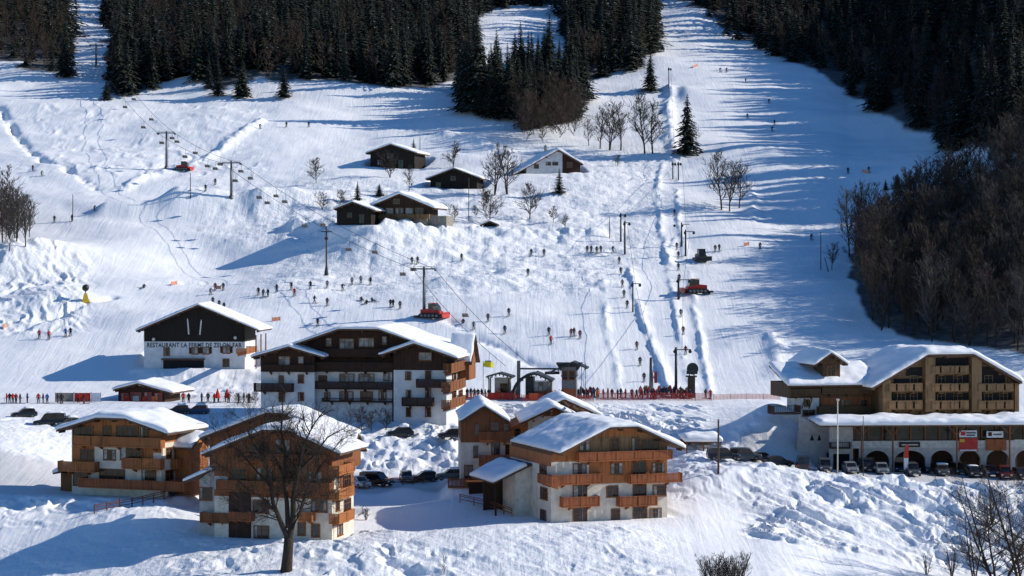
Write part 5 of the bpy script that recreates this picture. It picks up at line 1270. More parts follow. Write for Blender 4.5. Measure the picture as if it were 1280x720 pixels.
# ---- lift stations
def hut(name, label, px0, px1, py, peak, eR, eLx, r, depth, mat, ymin=340, ov=.8, th=.18, snow=False, Y=None):
    p = cast((px0 + px1) / 2, py, ymin); s = Bldg(name, label, 'hut' if name != 'lift_station' else 'lift station', px1, py, Y or p.y, r)
    xa = s.U(px0)[0]; G = s.gable(peak[0], peak[0] + .2, peak[1], eR, y0=-ov, y1=depth + ov, eLx=eLx, th=th, deck=.22, mat='metal_dark', snow=snow)
    return s, xa, G
s, xa, G = hut('kiosk', 'small open lift kiosk with dark roof at the left of the queue', 610, 637, 499, (624, 466), (641.5, 471), 607, -5, 3.0, 'wood_dark', th=.12)
for (u, y) in ((xa + .15, .15), (-.15, .15), (xa + .15, 2.85), (-.15, 2.85)): q = MB(); q.box(u - .1, u + .1, y - .1, y + .1, -.3, 3.6); q.build('post', 'metal_dark', s.root)
q = MB(); q.box(xa, 0, .0, .12, -.3, 1.1); q.box(xa, xa + .1, 0, 3, -.3, 1.1); q.build('counter', 'red', s.root)
q = MB(); q.box(xa + .9, 0, 2.2, 3, -.3, 3.5); q.build('cabin', 'pale_panel', s.root)
s.win(626, 480, 634, 490, pl=2.2); pad(s.o, s.r, xa, 0, -.3, 3, 1)
# chairlift bottom station
s, xa, G = hut('lift_station', 'chairlift base station with arched black canopy and glazed bay', 652, 690, 499, (668, 466), (690, 476), 650, -5, 6.0, 'metal', th=.10)
n = 10; arc = []
for k in range(n + 1):
    a = math.pi * (.5 + .5 * k / n); arc.append((s.U(668)[0] + 3.9 * math.cos(a), G['ap'] - 4.1 + 4.0 * math.sin(a)))
inn = [(x + .35 * (1 if x < 0 else 1), z - .3) for x, z in arc]
q = MB()
for k in range(n): q.prism([arc[k + 1], arc[k], inn[k], inn[k + 1]][::-1], -.4, 5.6)
q.build('canopy', 'metal_dark', s.root)
q = MB(); q.box(xa + .6, xa + 1.9, .6, 5.0, -.3, 3.6); q.build('machine_housing', 'metal_dark', s.root)
q = MB(); q.box(xa + 2.0, -.1, .8, 5.0, -.3, 1.3); q.build('base_wall', 'wood_red', s.root)
q = MB(); q.box(xa + 2.0, -.1, .9, 4.9, 1.3, 2.9); q.build('glazed_bay', 'glass_pale', s.root)
q = MB()
for k in range(5): u = xa + 2.0 + k * (-.1 - xa - 2.0) / 4; q.box(u - .05, u + .05, .8, .89, 1.3, 2.9)
q.build('mullion', 'metal', s.root)
a = s.U(648, 455)[0]; q = MB(); q.box(a - .28, a + .28, .2, .8, -.3, s.U(648, 451)[1]); q.build('column', 'metal', s.root)
z = s.U(670, 461)[1]; q = MB(); q.box(a, s.U(701)[0], .35, .65, z - .15, z + .12); q.tube([(s.U(690)[0], .5, z - .9), (s.U(690)[0], .5, z - .5)], 1.25, 20); q.build('gantry_beam', 'metal_dark', s.root)
pad(s.o, s.r, xa - 2, 0, -.3, 6, 1)
q = MB(); a_ = cast(667, 500, 340); q.box(-.8, .8, -.3, .3, 0, 1.15); q.box(-.7, .7, -.35, -.3, .1, 1.0); o = q.build('safety_pad', 'orange', loc=a_); tag(o, 'bright orange padded block in front of the chairlift station', 'safety pad')
# tower cabin
s, xa, G = hut('lift_station', 'tall grey lift control tower with overhanging black roof', 702, 720, 500, (716, 452), (734, 460), 688, -6, 3.4, 'metal', th=.12)
q = MB(); q.box(xa, 0, 0, 3.2, -.3, G['zf']((xa) / 2, 0) - .6); q.build('tower_wall', 'metal', s.root)
q = MB(); q.box(xa - .12, .12, -.12, 3.3, 3.9, 4.1); q.build('floor_band', 'metal_dark', s.root)
s.win(703.5, 464, 709, 474); s.win(711.5, 464, 718, 474); s.patch(702, 486, 720, 500, 'wood_red')
for u in (.9, 1.6): q = MB(); q.tube([(u, .4, -.3), (u, .4, 6.2)], .06, 6); q.build('support_post', 'metal', s.root)
q = MB(); q.prism([(xa - .2, 4.9), (0.2, 4.9), (1.0, 6.2), (xa - 1.0, 6.2)], .2, 3.0); q.build('flared_cabin', 'metal_dark', s.root)
pad(s.o, s.r, xa, 0, -.3, 3.2, 1)
# right drag-lift cabin
p = cast(864, 497, 340); s = Bldg('lift_cabin', 'narrow beige operator cabin with a dark drive drum on top', 'lift cabin', 869, 497, p.y, -5)
xa = s.U(859.5)[0]; q = MB(); q.box(xa, 0, 0, 1.8, -.2, 3.5); q.build('cabin_wall', 'pole_wood', s.root); s.win(861.5, 484, 866.5, 492, frame='wood_brown')
q = MB(); q.tube([((xa) / 2 + .2, -.5, 4.9), (xa / 2 + .2, 1.2, 4.9)], 1.0, 18); q.box(xa - .2, .4, -.2, 1.5, 4.0, 4.5); q.build('drive_drum', 'metal_dark', s.root)
q = MB(); q.box(xa - .3, .3, -.4, 2.1, 3.5, 3.66); q.build('roof', 'metal_dark', s.root); q = MB(); q.box(xa + .2, xa + .4, .5, .7, 3.6, 4.1); q.box(-.3, -.1, .5, .7, 3.6, 4.1); q.build('leg', 'metal', s.root)

# ---- snow groomers
def groomer(px, py, label, rz, col='red', ymin=340, sc=1.0):
    t = empty('snow_groomer', cast(px, py, ymin), rz); t.scale = (sc,) * 3; tag(t, label, 'snow groomer')
    for sg in (-1, 1):
        q = MB(); q.prism_x([(-2.2, .1), (-1.8, -.05), (1.8, -.05), (2.3, .2), (2.3, .6), (1.9, .85), (-1.9, .85), (-2.3, .5)], sg * 1.0 - .55, sg * 1.0 + .55)
        o = q.build('track', 'rubber', t); w = MB()
        for k in range(5): w.tube([(sg * 1.56, -1.6 + k * .8, .4), (sg * 1.62, -1.6 + k * .8, .4)], .3, 12)
        w.build('wheel', 'metal', o)
    q = MB(); q.prism_x([(-2.0, .8), (2.1, .8), (2.1, 1.6), (.6, 1.75), (-2.0, 1.3)], -.95, .95); q.build('body', col, t)
    q = MB(); q.prism_x([(-1.7, 1.32), (.5, 1.7), (.5, 2.75), (-.9, 2.8), (-1.5, 2.1)], -.85, .85); q.build('cab', 'glass', t)
    q = MB(); q.box(-.9, .9, -.95, .6, 2.8, 2.92); q.build('cab_roof', col, t)
    q = MB(); q.prism_x([(-3.1, 0), (-2.9, 0), (-2.7, .6), (-2.9, 1.1), (-3.1, 1.1), (-2.95, .6)], -2.0, 2.0); q.build('blade', col, t)
    q = MB(); q.box(-.7, -.5, -2.9, -1.9, .5, .7); q.box(.5, .7, -2.9, -1.9, .5, .7); q.build('blade_arm', 'metal', t)
    q = MB(); q.box(-1.8, 1.8, 2.4, 3.2, .05, .45); q.build('tiller', 'metal_dark', t)
groomer(540, 397, 'red snow groomer parked at the foot of the tall chairlift pylon', R(70)); groomer(229, 213, 'small red snow groomer between the two upper chairlift pylons', R(80), sc=.8)
groomer(870, 366, 'red and black snow groomer right of the drag lifts', R(-80)); groomer(876, 326, 'dark snow groomer right of the upper drag lift pylons', R(10), col='metal_dark', sc=.9)
# snow cannon
t = empty('snow_cannon', cast(107, 378, 340), R(20)); tag(t, 'yellow based snow cannon with dark drum on the left slope', 'snow cannon')
q = MB(); q.prism([(-.9, 0), (.9, 0), (.5, .8), (.25, 1.9), (-.25, 1.9), (-.5, .8)], -.4, .4); q.build('base', 'yellow_paint', t)
q = MB(); q.tube([(.0, .7, 2.9), (0, .2, 2.95), (0, -.8, 3.1)], [.55, .7, .6], 14); q.build('drum', 'metal_dark', t, smooth=True); q = MB(); q.tube([(0, 0, 1.8), (0, 0, 2.5)], .12, 8); q.build('pivot', 'metal', t)
# flags and nets
p = cast(604, 500, 340); t = empty('flag', p); tag(t, 'yellow flag flying above the left end of the queue', 'flag'); h = (500 - 451) / F * p.y
q = MB(); q.tube([(0, 0, -.3), (0, 0, h)], .05, 6); q.build('pole', 'metal', t)
q = MB(); vs = []
for k in range(9):
    u = k / 8 * 1.7; vs += [(u, .22 * math.sin(k * .9), h - .1 - .14 * k / 8), (u, .22 * math.sin(k * .9), h - 1.0 - .18 * k / 8)]
q.add(vs, [(2 * k, 2 * k + 1, 2 * k + 3, 2 * k + 2) for k in range(8)]); q.build('cloth', 'yellow', t)
p = cast(1130, 594, 280); t = empty('flag', p); tag(t, 'white and red feather flag between the parked cars and arcade', 'flag')
q = MB(); q.tube([(0, 0, -.2), (-.05, 0, 2.6), (.15, 0, 4.0), (.5, 0, 4.3)], .04, 6); q.build('pole', 'metal', t)
q = MB(); q.prism([(-.02, .7), (.55, .9), (.62, 2.4), (-.03, 2.4)], -.01, .01); q.build('cloth', 'banner_white', t); q = MB(); q.prism([(-.03, 2.41), (.62, 2.41), (.66, 4.1), (.5, 4.3), (.15, 4.0)], -.012, .012); q.build('cloth_top', 'red_cloth', t)
def net(pa, pb_, label, mat, hgt=1.15, ymin=340, solid=False, name='safety_net', cat='safety net'):
    a = cast(*pa, ymin); c = cast(*pb_, ymin); L = (c - a).length; t = empty(name, a); tag(t, label, cat); d = c - a; n = max(1, int(L / 2.5)); q = MB()
    def P_(f): 
        v = a + d * f; return Vector((v.x - a.x, v.y - a.y, zraw(v.x, v.y) - a.z))
    for k in range(n + 1): v = P_(k / n); q.tube([v + Vector((0, 0, -.2)), v + Vector((0, 0, hgt + .15))], .035, 5)
    q.build('post', 'metal', t); q = MB(); m_ = max(n * 3, 3)
    for k in range(m_):
        u, v = P_(k / m_), P_((k + 1) / m_)
        if solid: q.add([u + Vector((0, 0, .1)), v + Vector((0, 0, .1)), v + Vector((0, 0, hgt)), u + Vector((0, 0, hgt))], [(0, 1, 2, 3)])
        else:
            for z in np.arange(.1, hgt + .01, .19): q.add([u + Vector((0, 0, z)), v + Vector((0, 0, z)), v + Vector((0, 0, z + .06)), u + Vector((0, 0, z + .06))], [(0, 1, 2, 3)])
            for f in np.linspace(0, 1, 5)[:-1]: w = u.lerp(v, f); e = (v - u).normalized() * .06; q.add([w + Vector((0, -.004, .1)), w + e + Vector((0, -.004, .1)), w + e + Vector((0, -.004, hgt)), w + Vector((0, -.004, hgt))], [(0, 1, 2, 3)])
    q.build('banner' if solid else 'netting', mat, t)
net((562, 501), (650, 501), 'red safety netting left of the chairlift station', 'red_cloth'); net((652, 502), (742, 502), 'red safety netting in front of the chairlift station', 'red_cloth')
net((745, 501), (890, 501), 'long red safety netting along the front of the drag lift queue', 'red_cloth', hgt=1.25); net((892, 500), (975, 500), 'faint orange netting right of the queue', 'orange', hgt=.9)
net((69, 503), (92, 503), 'grey and red banner fence left of the snack hut', 'stone', solid=True, hgt=1.6, name='banner_fence', cat='fence'); net((93, 503), (113, 503), 'red banner fence left of the snack hut', 'red_cloth', solid=True, hgt=1.6, name='banner_fence', cat='fence')
net((114, 503), (126, 503), 'white banner fence left of the snack hut', 'banner_white', solid=True, hgt=1.6, name='banner_fence', cat='fence')
for a, c, l in (((214, 357), (226, 356), 'orange net panel on the slope above the restaurant'), ((270, 362), (280, 362), 'orange net panel among the skiers left of centre'), ((930, 308), (940, 307), 'orange net panel on the right piste'),
                ((340, 402), (357, 401), 'orange net panel right of the restaurant'), ((1078, 216), (1092, 217), 'orange net panel high on the right piste'), ((4, 412), (12, 409), 'orange net panel at the left edge'), ((866, 85), (876, 83), 'orange net panel near the top of the piste')):
    net(a, (a[0] + (c[0] - a[0]) * .6, c[1]), l, 'orange_faded', hgt=.8, solid=True)

# ---- cars
def car(px, py, rz, label, col, kind='hatch', snow=False, ymin=262, sink=0.0, sc=1.0):
    p = cast(px, py, ymin); p.z -= sink; t = empty('parked_car', p, rz); t.scale = (sc,) * 3; tag(t, label, 'car')
    hw = .88; top = {'hatch': 1.48, 'suv': 1.72, 'van': 1.95}[kind]; L = {'hatch': 2.0, 'suv': 2.25, 'van': 2.4}[kind]
    # cross-sections along the length: (y, half-width bottom/top, z bottom, z shoulder)
    secs = [(-L, .62, .45, .62), (-L + .06, .78, .32, .74), (-L + .5, hw, .26, .84), (-L + 1.1, hw, .24, .92), (0, hw, .24, .96), (L - .6, hw, .24, 1.0), (L - .1, hw * .97, .3, .98), (L, hw * .9, .42, .9)]
    v = []; f = []
    for (y, w, z0, z1) in secs: v += [(-w * .92, y, z0), (-w, y, (z0 + z1) / 2), (-w * .93, y, z1), (w * .93, y, z1), (w, y, (z0 + z1) / 2), (w * .92, y, z0)]
    for i in range(len(secs) - 1):
        for k in range(6): a = i * 6 + k; c = i * 6 + (k + 1) % 6; f.append((a, c, c + 6, a + 6))
    f += [(5, 4, 3, 2, 1, 0), tuple((len(secs) - 1) * 6 + k for k in range(6))]; q = MB(); q.add(v, f); body = q.build('body', col, t, smooth=False)
    bk = L - .05 if kind != 'hatch' else L - .35; fr = -L + 1.05
    g = [(fr, .80, .90), (fr + .75, .68, top - .08), (fr + 1.2, .66, top), (bk - .5, .66, top), (bk - .12, .66, top - .1), (bk, .78, .98)]
    v = []; f = []
    for (y, w, z) in g: v += [(-w, y, z), (w, y, z)]
    v2 = [(-.80, fr, .88), (.80, fr, .88), (.82, bk, .9), (-.82, bk, .9)]
    q = MB(); prof = [(y, z) for (y, w, z) in g] + [(bk, .9), (fr, .88)]; q.prism_x(prof, -.71, .71); q.build('cabin_glass', 'glass', t)
    q = MB(); q.prism_x([(fr + .7, top - .07), (fr + 1.2, top + .02), (bk - .5, top + .02), (bk - .1, top - .07)], -.72, .72)
    for (y0, z0, y1, z1) in ((fr, .88, fr + .75, top - .06), (bk, .92, bk - .12, top - .06), ((fr + bk) / 2 + .1, .9, (fr + bk) / 2 + .1, top)):
        for sg in (-.73, .66): q.add([(sg, y0 - .05, z0), (sg + .07, y0 - .05, z0), (sg + .07, y0 + .05, z0), (sg, y0 + .05, z0), (sg, y1 - .05, z1), (sg + .07, y1 - .05, z1), (sg + .07, y1 + .05, z1), (sg, y1 + .05, z1)], [(0, 1, 5, 4), (1, 2, 6, 5), (2, 3, 7, 6), (3, 0, 4, 7)])
    q.build('roof', col, t)
    for sg in (-1, 1):
        for y in (-L + .75, L - .8):
            q = MB(); q.tube([(sg * .90, y, .33), (sg * .68, y, .33)], .33, 16); w = q.build('tyre', 'rubber', t); q = MB(); q.tube([(sg * .915, y, .33), (sg * .88, y, .33)], .19, 10); q.build('rim', 'metal', w)
        q = MB(); q.box(sg * .62 - .14, sg * .62 + .14, -L - .02 + .04, -L + .12, .6, .76); q.build('headlight', 'frame_white', t)
        q = MB(); q.box(sg * .70 - .1, sg * .70 + .1, L - .05, L + .02, .62, .86); q.build('tail_light', 'red', t)
        q = MB(); q.box(sg * .98 - .09, sg * .98 + .09, fr + .25, fr + .38, .92, 1.06); q.build('mirror', col, t)
    q = MB(); q.box(-.45, .45, -L - .01, -L + .1, .42, .56); q.build('grille', 'rubber', t); q = MB(); q.box(-.26, .26, -L - .03, -L + .02, .34, .45); q.build('number_plate', 'frame_white', t)
    if snow: slab('snow_cap', lambda x, y: top + .03, -.7, .7, fr + 1.0, bk - .4, .28 if snow is True else snow, 'roof_snow', t, snow=True, seed=int(px), over=.04)
    return t
def paint(name, c, rough=.3): M[name] = noisy(name, c, tuple(min(1, k * 1.25) for k in c), scale=.6, rough=rough, spec=.5)
paint('car_black', (.012, .013, .016)); paint('car_grey', (.06, .065, .07)); paint('car_silver', (.18, .19, .20)); paint('car_blue', (.02, .035, .09)); paint('car_white', (.55, .56, .57)); paint('car_darkred', (.10, .012, .012)); paint('car_green', (.03, .05, .04))
G3 = R(8)
for a in ((974, 583, R(96), 'dark estate car, leftmost in the row before the arcade', 'car_black', 'hatch', False), (1003, 587, R(176), 'black van with pale rear window in the parked row', 'car_black', 'van', False),
          (1031, 589, R(-4), 'dark grey off roader left of the street lamp', 'car_grey', 'suv', False), (1063, 591, R(3), 'silver hatchback right of the street lamp', 'car_silver', 'hatch', False), (1082, 589, R(5), 'black hatchback between two silver cars', 'car_black', 'suv', False),
          (1102, 592, R(-3), 'silver estate parked right of the black hatchback', 'car_silver', 'hatch', False), (1122, 590, R(4), 'dark blue car left of the feather flag', 'car_blue', 'hatch', True), (1140, 594, R(0), 'pale grey car just right of the feather flag', 'car_grey', 'suv', False),
          (1159, 592, R(6), 'black car below the third arch', 'car_black', 'hatch', False), (1178, 594, R(-5), 'dark car with snow on its roof near the arches', 'car_grey', 'hatch', True), (1197, 593, R(4), 'dark green car before the red banner', 'car_green', 'suv', False),
          (1217, 596, R(0), 'black estate right of the red banner', 'car_black', 'hatch', .15), (1236, 595, R(3), 'dark blue hatchback near the right edge', 'car_blue', 'hatch', False), (1256, 598, R(-6), 'dark red car second from the right edge', 'car_darkred', 'suv', False), (1276, 598, R(5), 'black car cut by the right edge', 'car_black', 'hatch', False),
          (904, 575, R(95), 'dark car left of the snow heap, nearer the wooden pole', 'car_black', 'suv', False), (932, 575, R(85), 'dark grey car at the foot of the blue snow heap', 'car_grey', 'suv', False), (955, 578, R(92), 'black low car right of the dark grey car', 'car_black', 'hatch', False)):
    car(a[0], a[1], *a[2:5], a[5], snow=a[6], ymin=278.5)
for a in ((471, 607, R(60), 'large dark car parked between the brown chalet and the white snow bank', 'car_black', 'suv', .1, 1.1), (508, 602, R(8), 'silver car seen from the front by the white snow bank', 'car_silver', 'hatch', False, 1),
          (530, 602, R(-80), 'low dark car right of the silver car', 'car_black', 'hatch', .1, 1), (450, 609, R(30), 'white car half hidden by the chalet corner', 'car_white', 'hatch', False, 1), (563, 600, R(-85), 'dark car with snowy roof beside the stepped chalet', 'car_grey', 'hatch', True, 1)):
    car(a[0], a[1], a[2], a[3], a[4], a[5], snow=a[6], ymin=268, sc=a[7])
for a in ((30, 521, R(-70), 'dark car dug into the snow at the far left road', 'car_black', 'hatch', .3), (62, 531, R(-85), 'black van half buried in the snow left of the orange chalet', 'car_black', 'van', .2), (84, 533, R(-60), 'dark car almost buried beside the black van', 'car_grey', 'hatch', .4),
          (222, 517, R(-85), 'dark car behind the orange chalet roof, left of two', 'car_black', 'hatch', .4), (246, 517, R(-88), 'dark car behind the orange chalet roof, right of two', 'car_blue', 'hatch', .4),
          (500, 545, R(-80), 'snow covered car sunk in the bank below the large hotel', 'car_black', 'hatch', .8), (564, 547, R(-84), 'snow capped dark car behind the stepped chalet gable', 'car_black', 'hatch', .6),
          (200, 620, R(-84), 'dark car under the balcony corner of the orange chalet', 'car_black', 'hatch', .3)):
    car(a[0], a[1], a[2], a[3], a[4], a[5], snow=a[6], ymin=258, sink=.15)
# snow covered carport left of the heap
s = Bldg('carport', 'low dark carport buried under thick snow left of the parked cars', 'carport', 902, 574, 290, 3)
xa = s.U(857)[0]; zf = lambda x, y: 2.5 + .05 * y
slab('roof', zf, xa, 0, 0, 6, .2, 'fascia', s.root); slab('roof_snow', zf, xa, 0, 0, 6, .8, 'roof_snow', s.root, snow=True, seed=75, over=.2)
for u in (xa + .2, xa / 2, -.2):
    for y in (.2, 5.8): q = MB(); q.box(u - .09, u + .09, y - .09, y + .09, -.5, 2.4); q.build('post', 'wood_brown', s.root)
q = MB(); q.box(xa, 0, 5.9, 6, -.5, 2.4); q.build('back_wall', 'wood_dark', s.root)
# fences in the yard
def fence(pts, label, ymin, mat='wood_brown', h=1.1, name='wooden_fence'):
    q = [cast(a, c, ymin) for a, c in pts]; t = empty(name, q[0]); tag(t, label, 'fence'); a_ = MB(); r_ = MB()
    for u, v in zip(q[:-1], q[1:]):
        n = max(1, int((v - u).length / 1.6))
        for k in range(n + 1):
            w = u.lerp(v, k / n); w = Vector((w.x - q[0].x, w.y - q[0].y, zraw(w.x, w.y) - q[0].z)); a_.box(w.x - .06, w.x + .06, w.y - .06, w.y + .06, w.z - .3, w.z + h)
        for zz in (.45, .8, 1.03): r_.tube([u - q[0] + Vector((0, 0, zz)), v - q[0] + Vector((0, 0, zz))], .055, 4)
    a_.build('post', mat, t); r_.build('rail', mat, t)
fence([(455, 612), (490, 607), (530, 605)], 'dark wooden railing along the car park below the snow bank', 262)
fence([(575, 628), (610, 636), (640, 646)], 'dark yard fence left of the cream chalet', 250)
fence([(118, 659 - 17), (165, 640 - 6), (205, 622 + 2)], 'half buried dark railing running up to the orange chalet', 250)

# ================================================================== PEOPLE
def person_mesh(pose):
    J = {'stand': dict(pel=(0, 0, .93), che=(0, -.02, 1.32), nek=(0, -.02, 1.47), hed=(0, -.03, 1.66), eL=(-.30, .02, 1.12), hL=(-.28, -.16, .90), eR=(.30, .02, 1.12), hR=(.28, -.16, .90), kL=(-.12, -.03, .50), aL=(-.14, .02, .10), kR=(.12, -.03, .50), aR=(.14, .02, .10)),
         'ski': dict(pel=(0, .14, .80), che=(0, -.12, 1.14), nek=(0, -.18, 1.27), hed=(0, -.24, 1.44), eL=(-.36, -.08, 1.0), hL=(-.36, -.38, .95), eR=(.36, -.08, 1.0), hR=(.36, -.38, .95), kL=(-.15, -.16, .47), aL=(-.15, .04, .10), kR=(.15, -.16, .47), aR=(.15, .04, .10)),
         'walk': dict(pel=(0, 0, .92), che=(0, -.06, 1.31), nek=(0, -.08, 1.46), hed=(0, -.10, 1.64), eL=(-.28, .14, 1.12), hL=(-.27, .05, .88), eR=(.28, -.16, 1.12), hR=(.25, -.38, .98), kL=(-.11, -.24, .52), aL=(-.12, -.26, .10), kR=(.11, .08, .50), aR=(.12, .34, .14)),
         'sit': dict(pel=(0, .15, .18), che=(0, .22, .58), nek=(0, .20, .73), hed=(0, .17, .91), eL=(-.32, .22, .40), hL=(-.36, .02, .28), eR=(.32, .22, .40), hR=(.36, .02, .28), kL=(-.16, -.30, .42), aL=(-.17, -.62, .10), kR=(.16, -.30, .42), aR=(.17, -.62, .10))}[pose]
    Vs = []; E = []; Rd = []
    def a(p, r, par=None):
        Vs.append(Vector(p)); Rd.append(r); i = len(Vs) - 1
        if par is not None: E.append((par, i))
        return i
    V3 = lambda k: Vector(J[k])
    pel = a(J['pel'], .17); che = a(J['che'], .19, pel); nek = a(J['nek'], .085, che); hb = a(V3('hed') - Vector((0, -.01, .07)), .10, nek); hd = a(V3('hed') + Vector((0, 0, .03)), .125, hb)
    for s in ('L', 'R'):
        sg = -1 if s == 'L' else 1
        sh = a(V3('che') + Vector((sg * .19, 0, .08)), .10, che); el = a(J['e' + s], .075, sh); wr = a(J['h' + s], .055, el); a(V3('h' + s) + (V3('h' + s) - V3('e' + s)).normalized() * .11, .05, wr)
        hp = a(V3('pel') + Vector((sg * .10, 0, -.06)), .13, pel); kn = a(J['k' + s], .095, hp); an = a(J['a' + s], .075, kn); a(V3('a' + s) + Vector((0, -.17, -.03)), .06, an)
    me = bpy.data.meshes.new('tmp'); me.from_pydata([tuple(v) for v in Vs], E, []); o = bpy.data.objects.new('tmp', me); C.objects.link(o)
    o.modifiers.new('s', 'SKIN'); sv = me.skin_vertices[0].data
    for i, r_ in enumerate(Rd): sv[i].radius = (r_, r_)
    sv[0].use_root = True
    m2 = o.modifiers.new('u', 'SUBSURF'); m2.levels = 1; m2.render_levels = 1
    bpy.context.view_layer.update(); out = bpy.data.meshes.new_from_object(o.evaluated_get(bpy.context.evaluated_depsgraph_get())); out.name = 'person_' + pose; bpy.data.objects.remove(o)
    for _ in range(4): out.materials.append(None)
    out.materials.clear()
    for k in ('jacket_dark', 'trouser_dark', 'skin', 'helmet'): out.materials.append(M[k])
    hz = J['hed'][2]; pz_ = J['pel'][2]; hy = J['hed'][1]
    for p_ in out.polygons:
        c = p_.center; p_.use_smooth = True
        if c.z > hz - .10 and abs(c.x) < .2: p_.material_index = 2 if (c.y < hy - .05 and c.z < hz + .06) else 3
        elif pose == 'sit': p_.material_index = 1 if (c.y < .02 and abs(c.x) < .3 and c.z < .6) or c.z < .18 else 0
        elif c.z < pz_ - .06 and abs(c.x) < .25: p_.material_index = 1
    return out
def cloth(name, c): M[name] = noisy(name, c, tuple(k * 1.4 for k in c), scale=6, rough=.9)
for n_, c_ in (('jacket_dark', (.018, .018, .024)), ('jacket_navy', (.02, .03, .08)), ('jacket_red', (.38, .02, .02)), ('jacket_maroon', (.13, .012, .018)), ('jacket_blue', (.04, .12, .35)), ('jacket_white', (.55, .55, .56)), ('jacket_orange', (.65, .14, .03)), ('jacket_grey', (.12, .12, .13)), ('jacket_brown', (.09, .05, .03)),
                ('trouser_dark', (.012, .012, .015)), ('trouser_grey', (.07, .07, .08)), ('skin', (.45, .25, .17)), ('helmet', (.03, .03, .035))): cloth(n_, c_)
PM = {k: person_mesh(k) for k in ('stand', 'ski', 'walk', 'sit')}
q = MB(); q.prism_x([(-.85, .13), (-.92, .05), (-.72, 0), (.75, 0), (.75, .025), (-.7, .03)], -.05, .05); SKI = q.mesh('ski', 'metal_dark')
q = MB(); q.tube([(0, 0, 0), (0, .0, 1.05)], .015, 5); q.tube([(0, 0, .08), (0, 0, .09)], .05, 8); POLE = q.mesh('ski_pole', 'metal')
CN = {'dark': 'jacket_dark', 'navy': 'jacket_navy', 'red': 'jacket_red', 'maroon': 'jacket_maroon', 'blue': 'jacket_blue', 'white': 'jacket_white', 'orange': 'jacket_orange', 'grey': 'jacket_grey', 'brown': 'jacket_brown'}
def person(px, py, col='dark', pose='stand', face=0.0, where='on the slope', group=None, skis=True, ymin=345, label=None, sc=1.0):
    p = cast(px, py, ymin); t = empty('person', p, face); t.scale = (sc,) * 3
    verb = {'stand': 'standing', 'ski': 'skiing', 'walk': 'walking', 'sit': 'sitting'}[pose]
    tag(t, label or f'person in {col} clothes {verb} {where}', 'person', group)
    b_ = bpy.data.objects.new('body', PM[pose]); C.objects.link(b_); setpar(b_, t)
    b_.material_slots[0].link = 'OBJECT'; b_.material_slots[0].material = M[CN[col]]
    if int(px * 7) % 3 == 0: b_.material_slots[1].link = 'OBJECT'; b_.material_slots[1].material = M['trouser_grey']
    if skis:
        for sg in (-1, 1):
            s_ = bpy.data.objects.new('ski', SKI); C.objects.link(s_); s_.location = (sg * .14, -.62 if pose == 'sit' else -.05, .02); setpar(s_, t)
            if pose != 'sit': k = bpy.data.objects.new('ski_pole', POLE); C.objects.link(k); k.location = (sg * .36, -.3, 0); k.rotation_euler = (.15, 0, 0); setpar(k, t)
    return t
rp = random.Random(5)
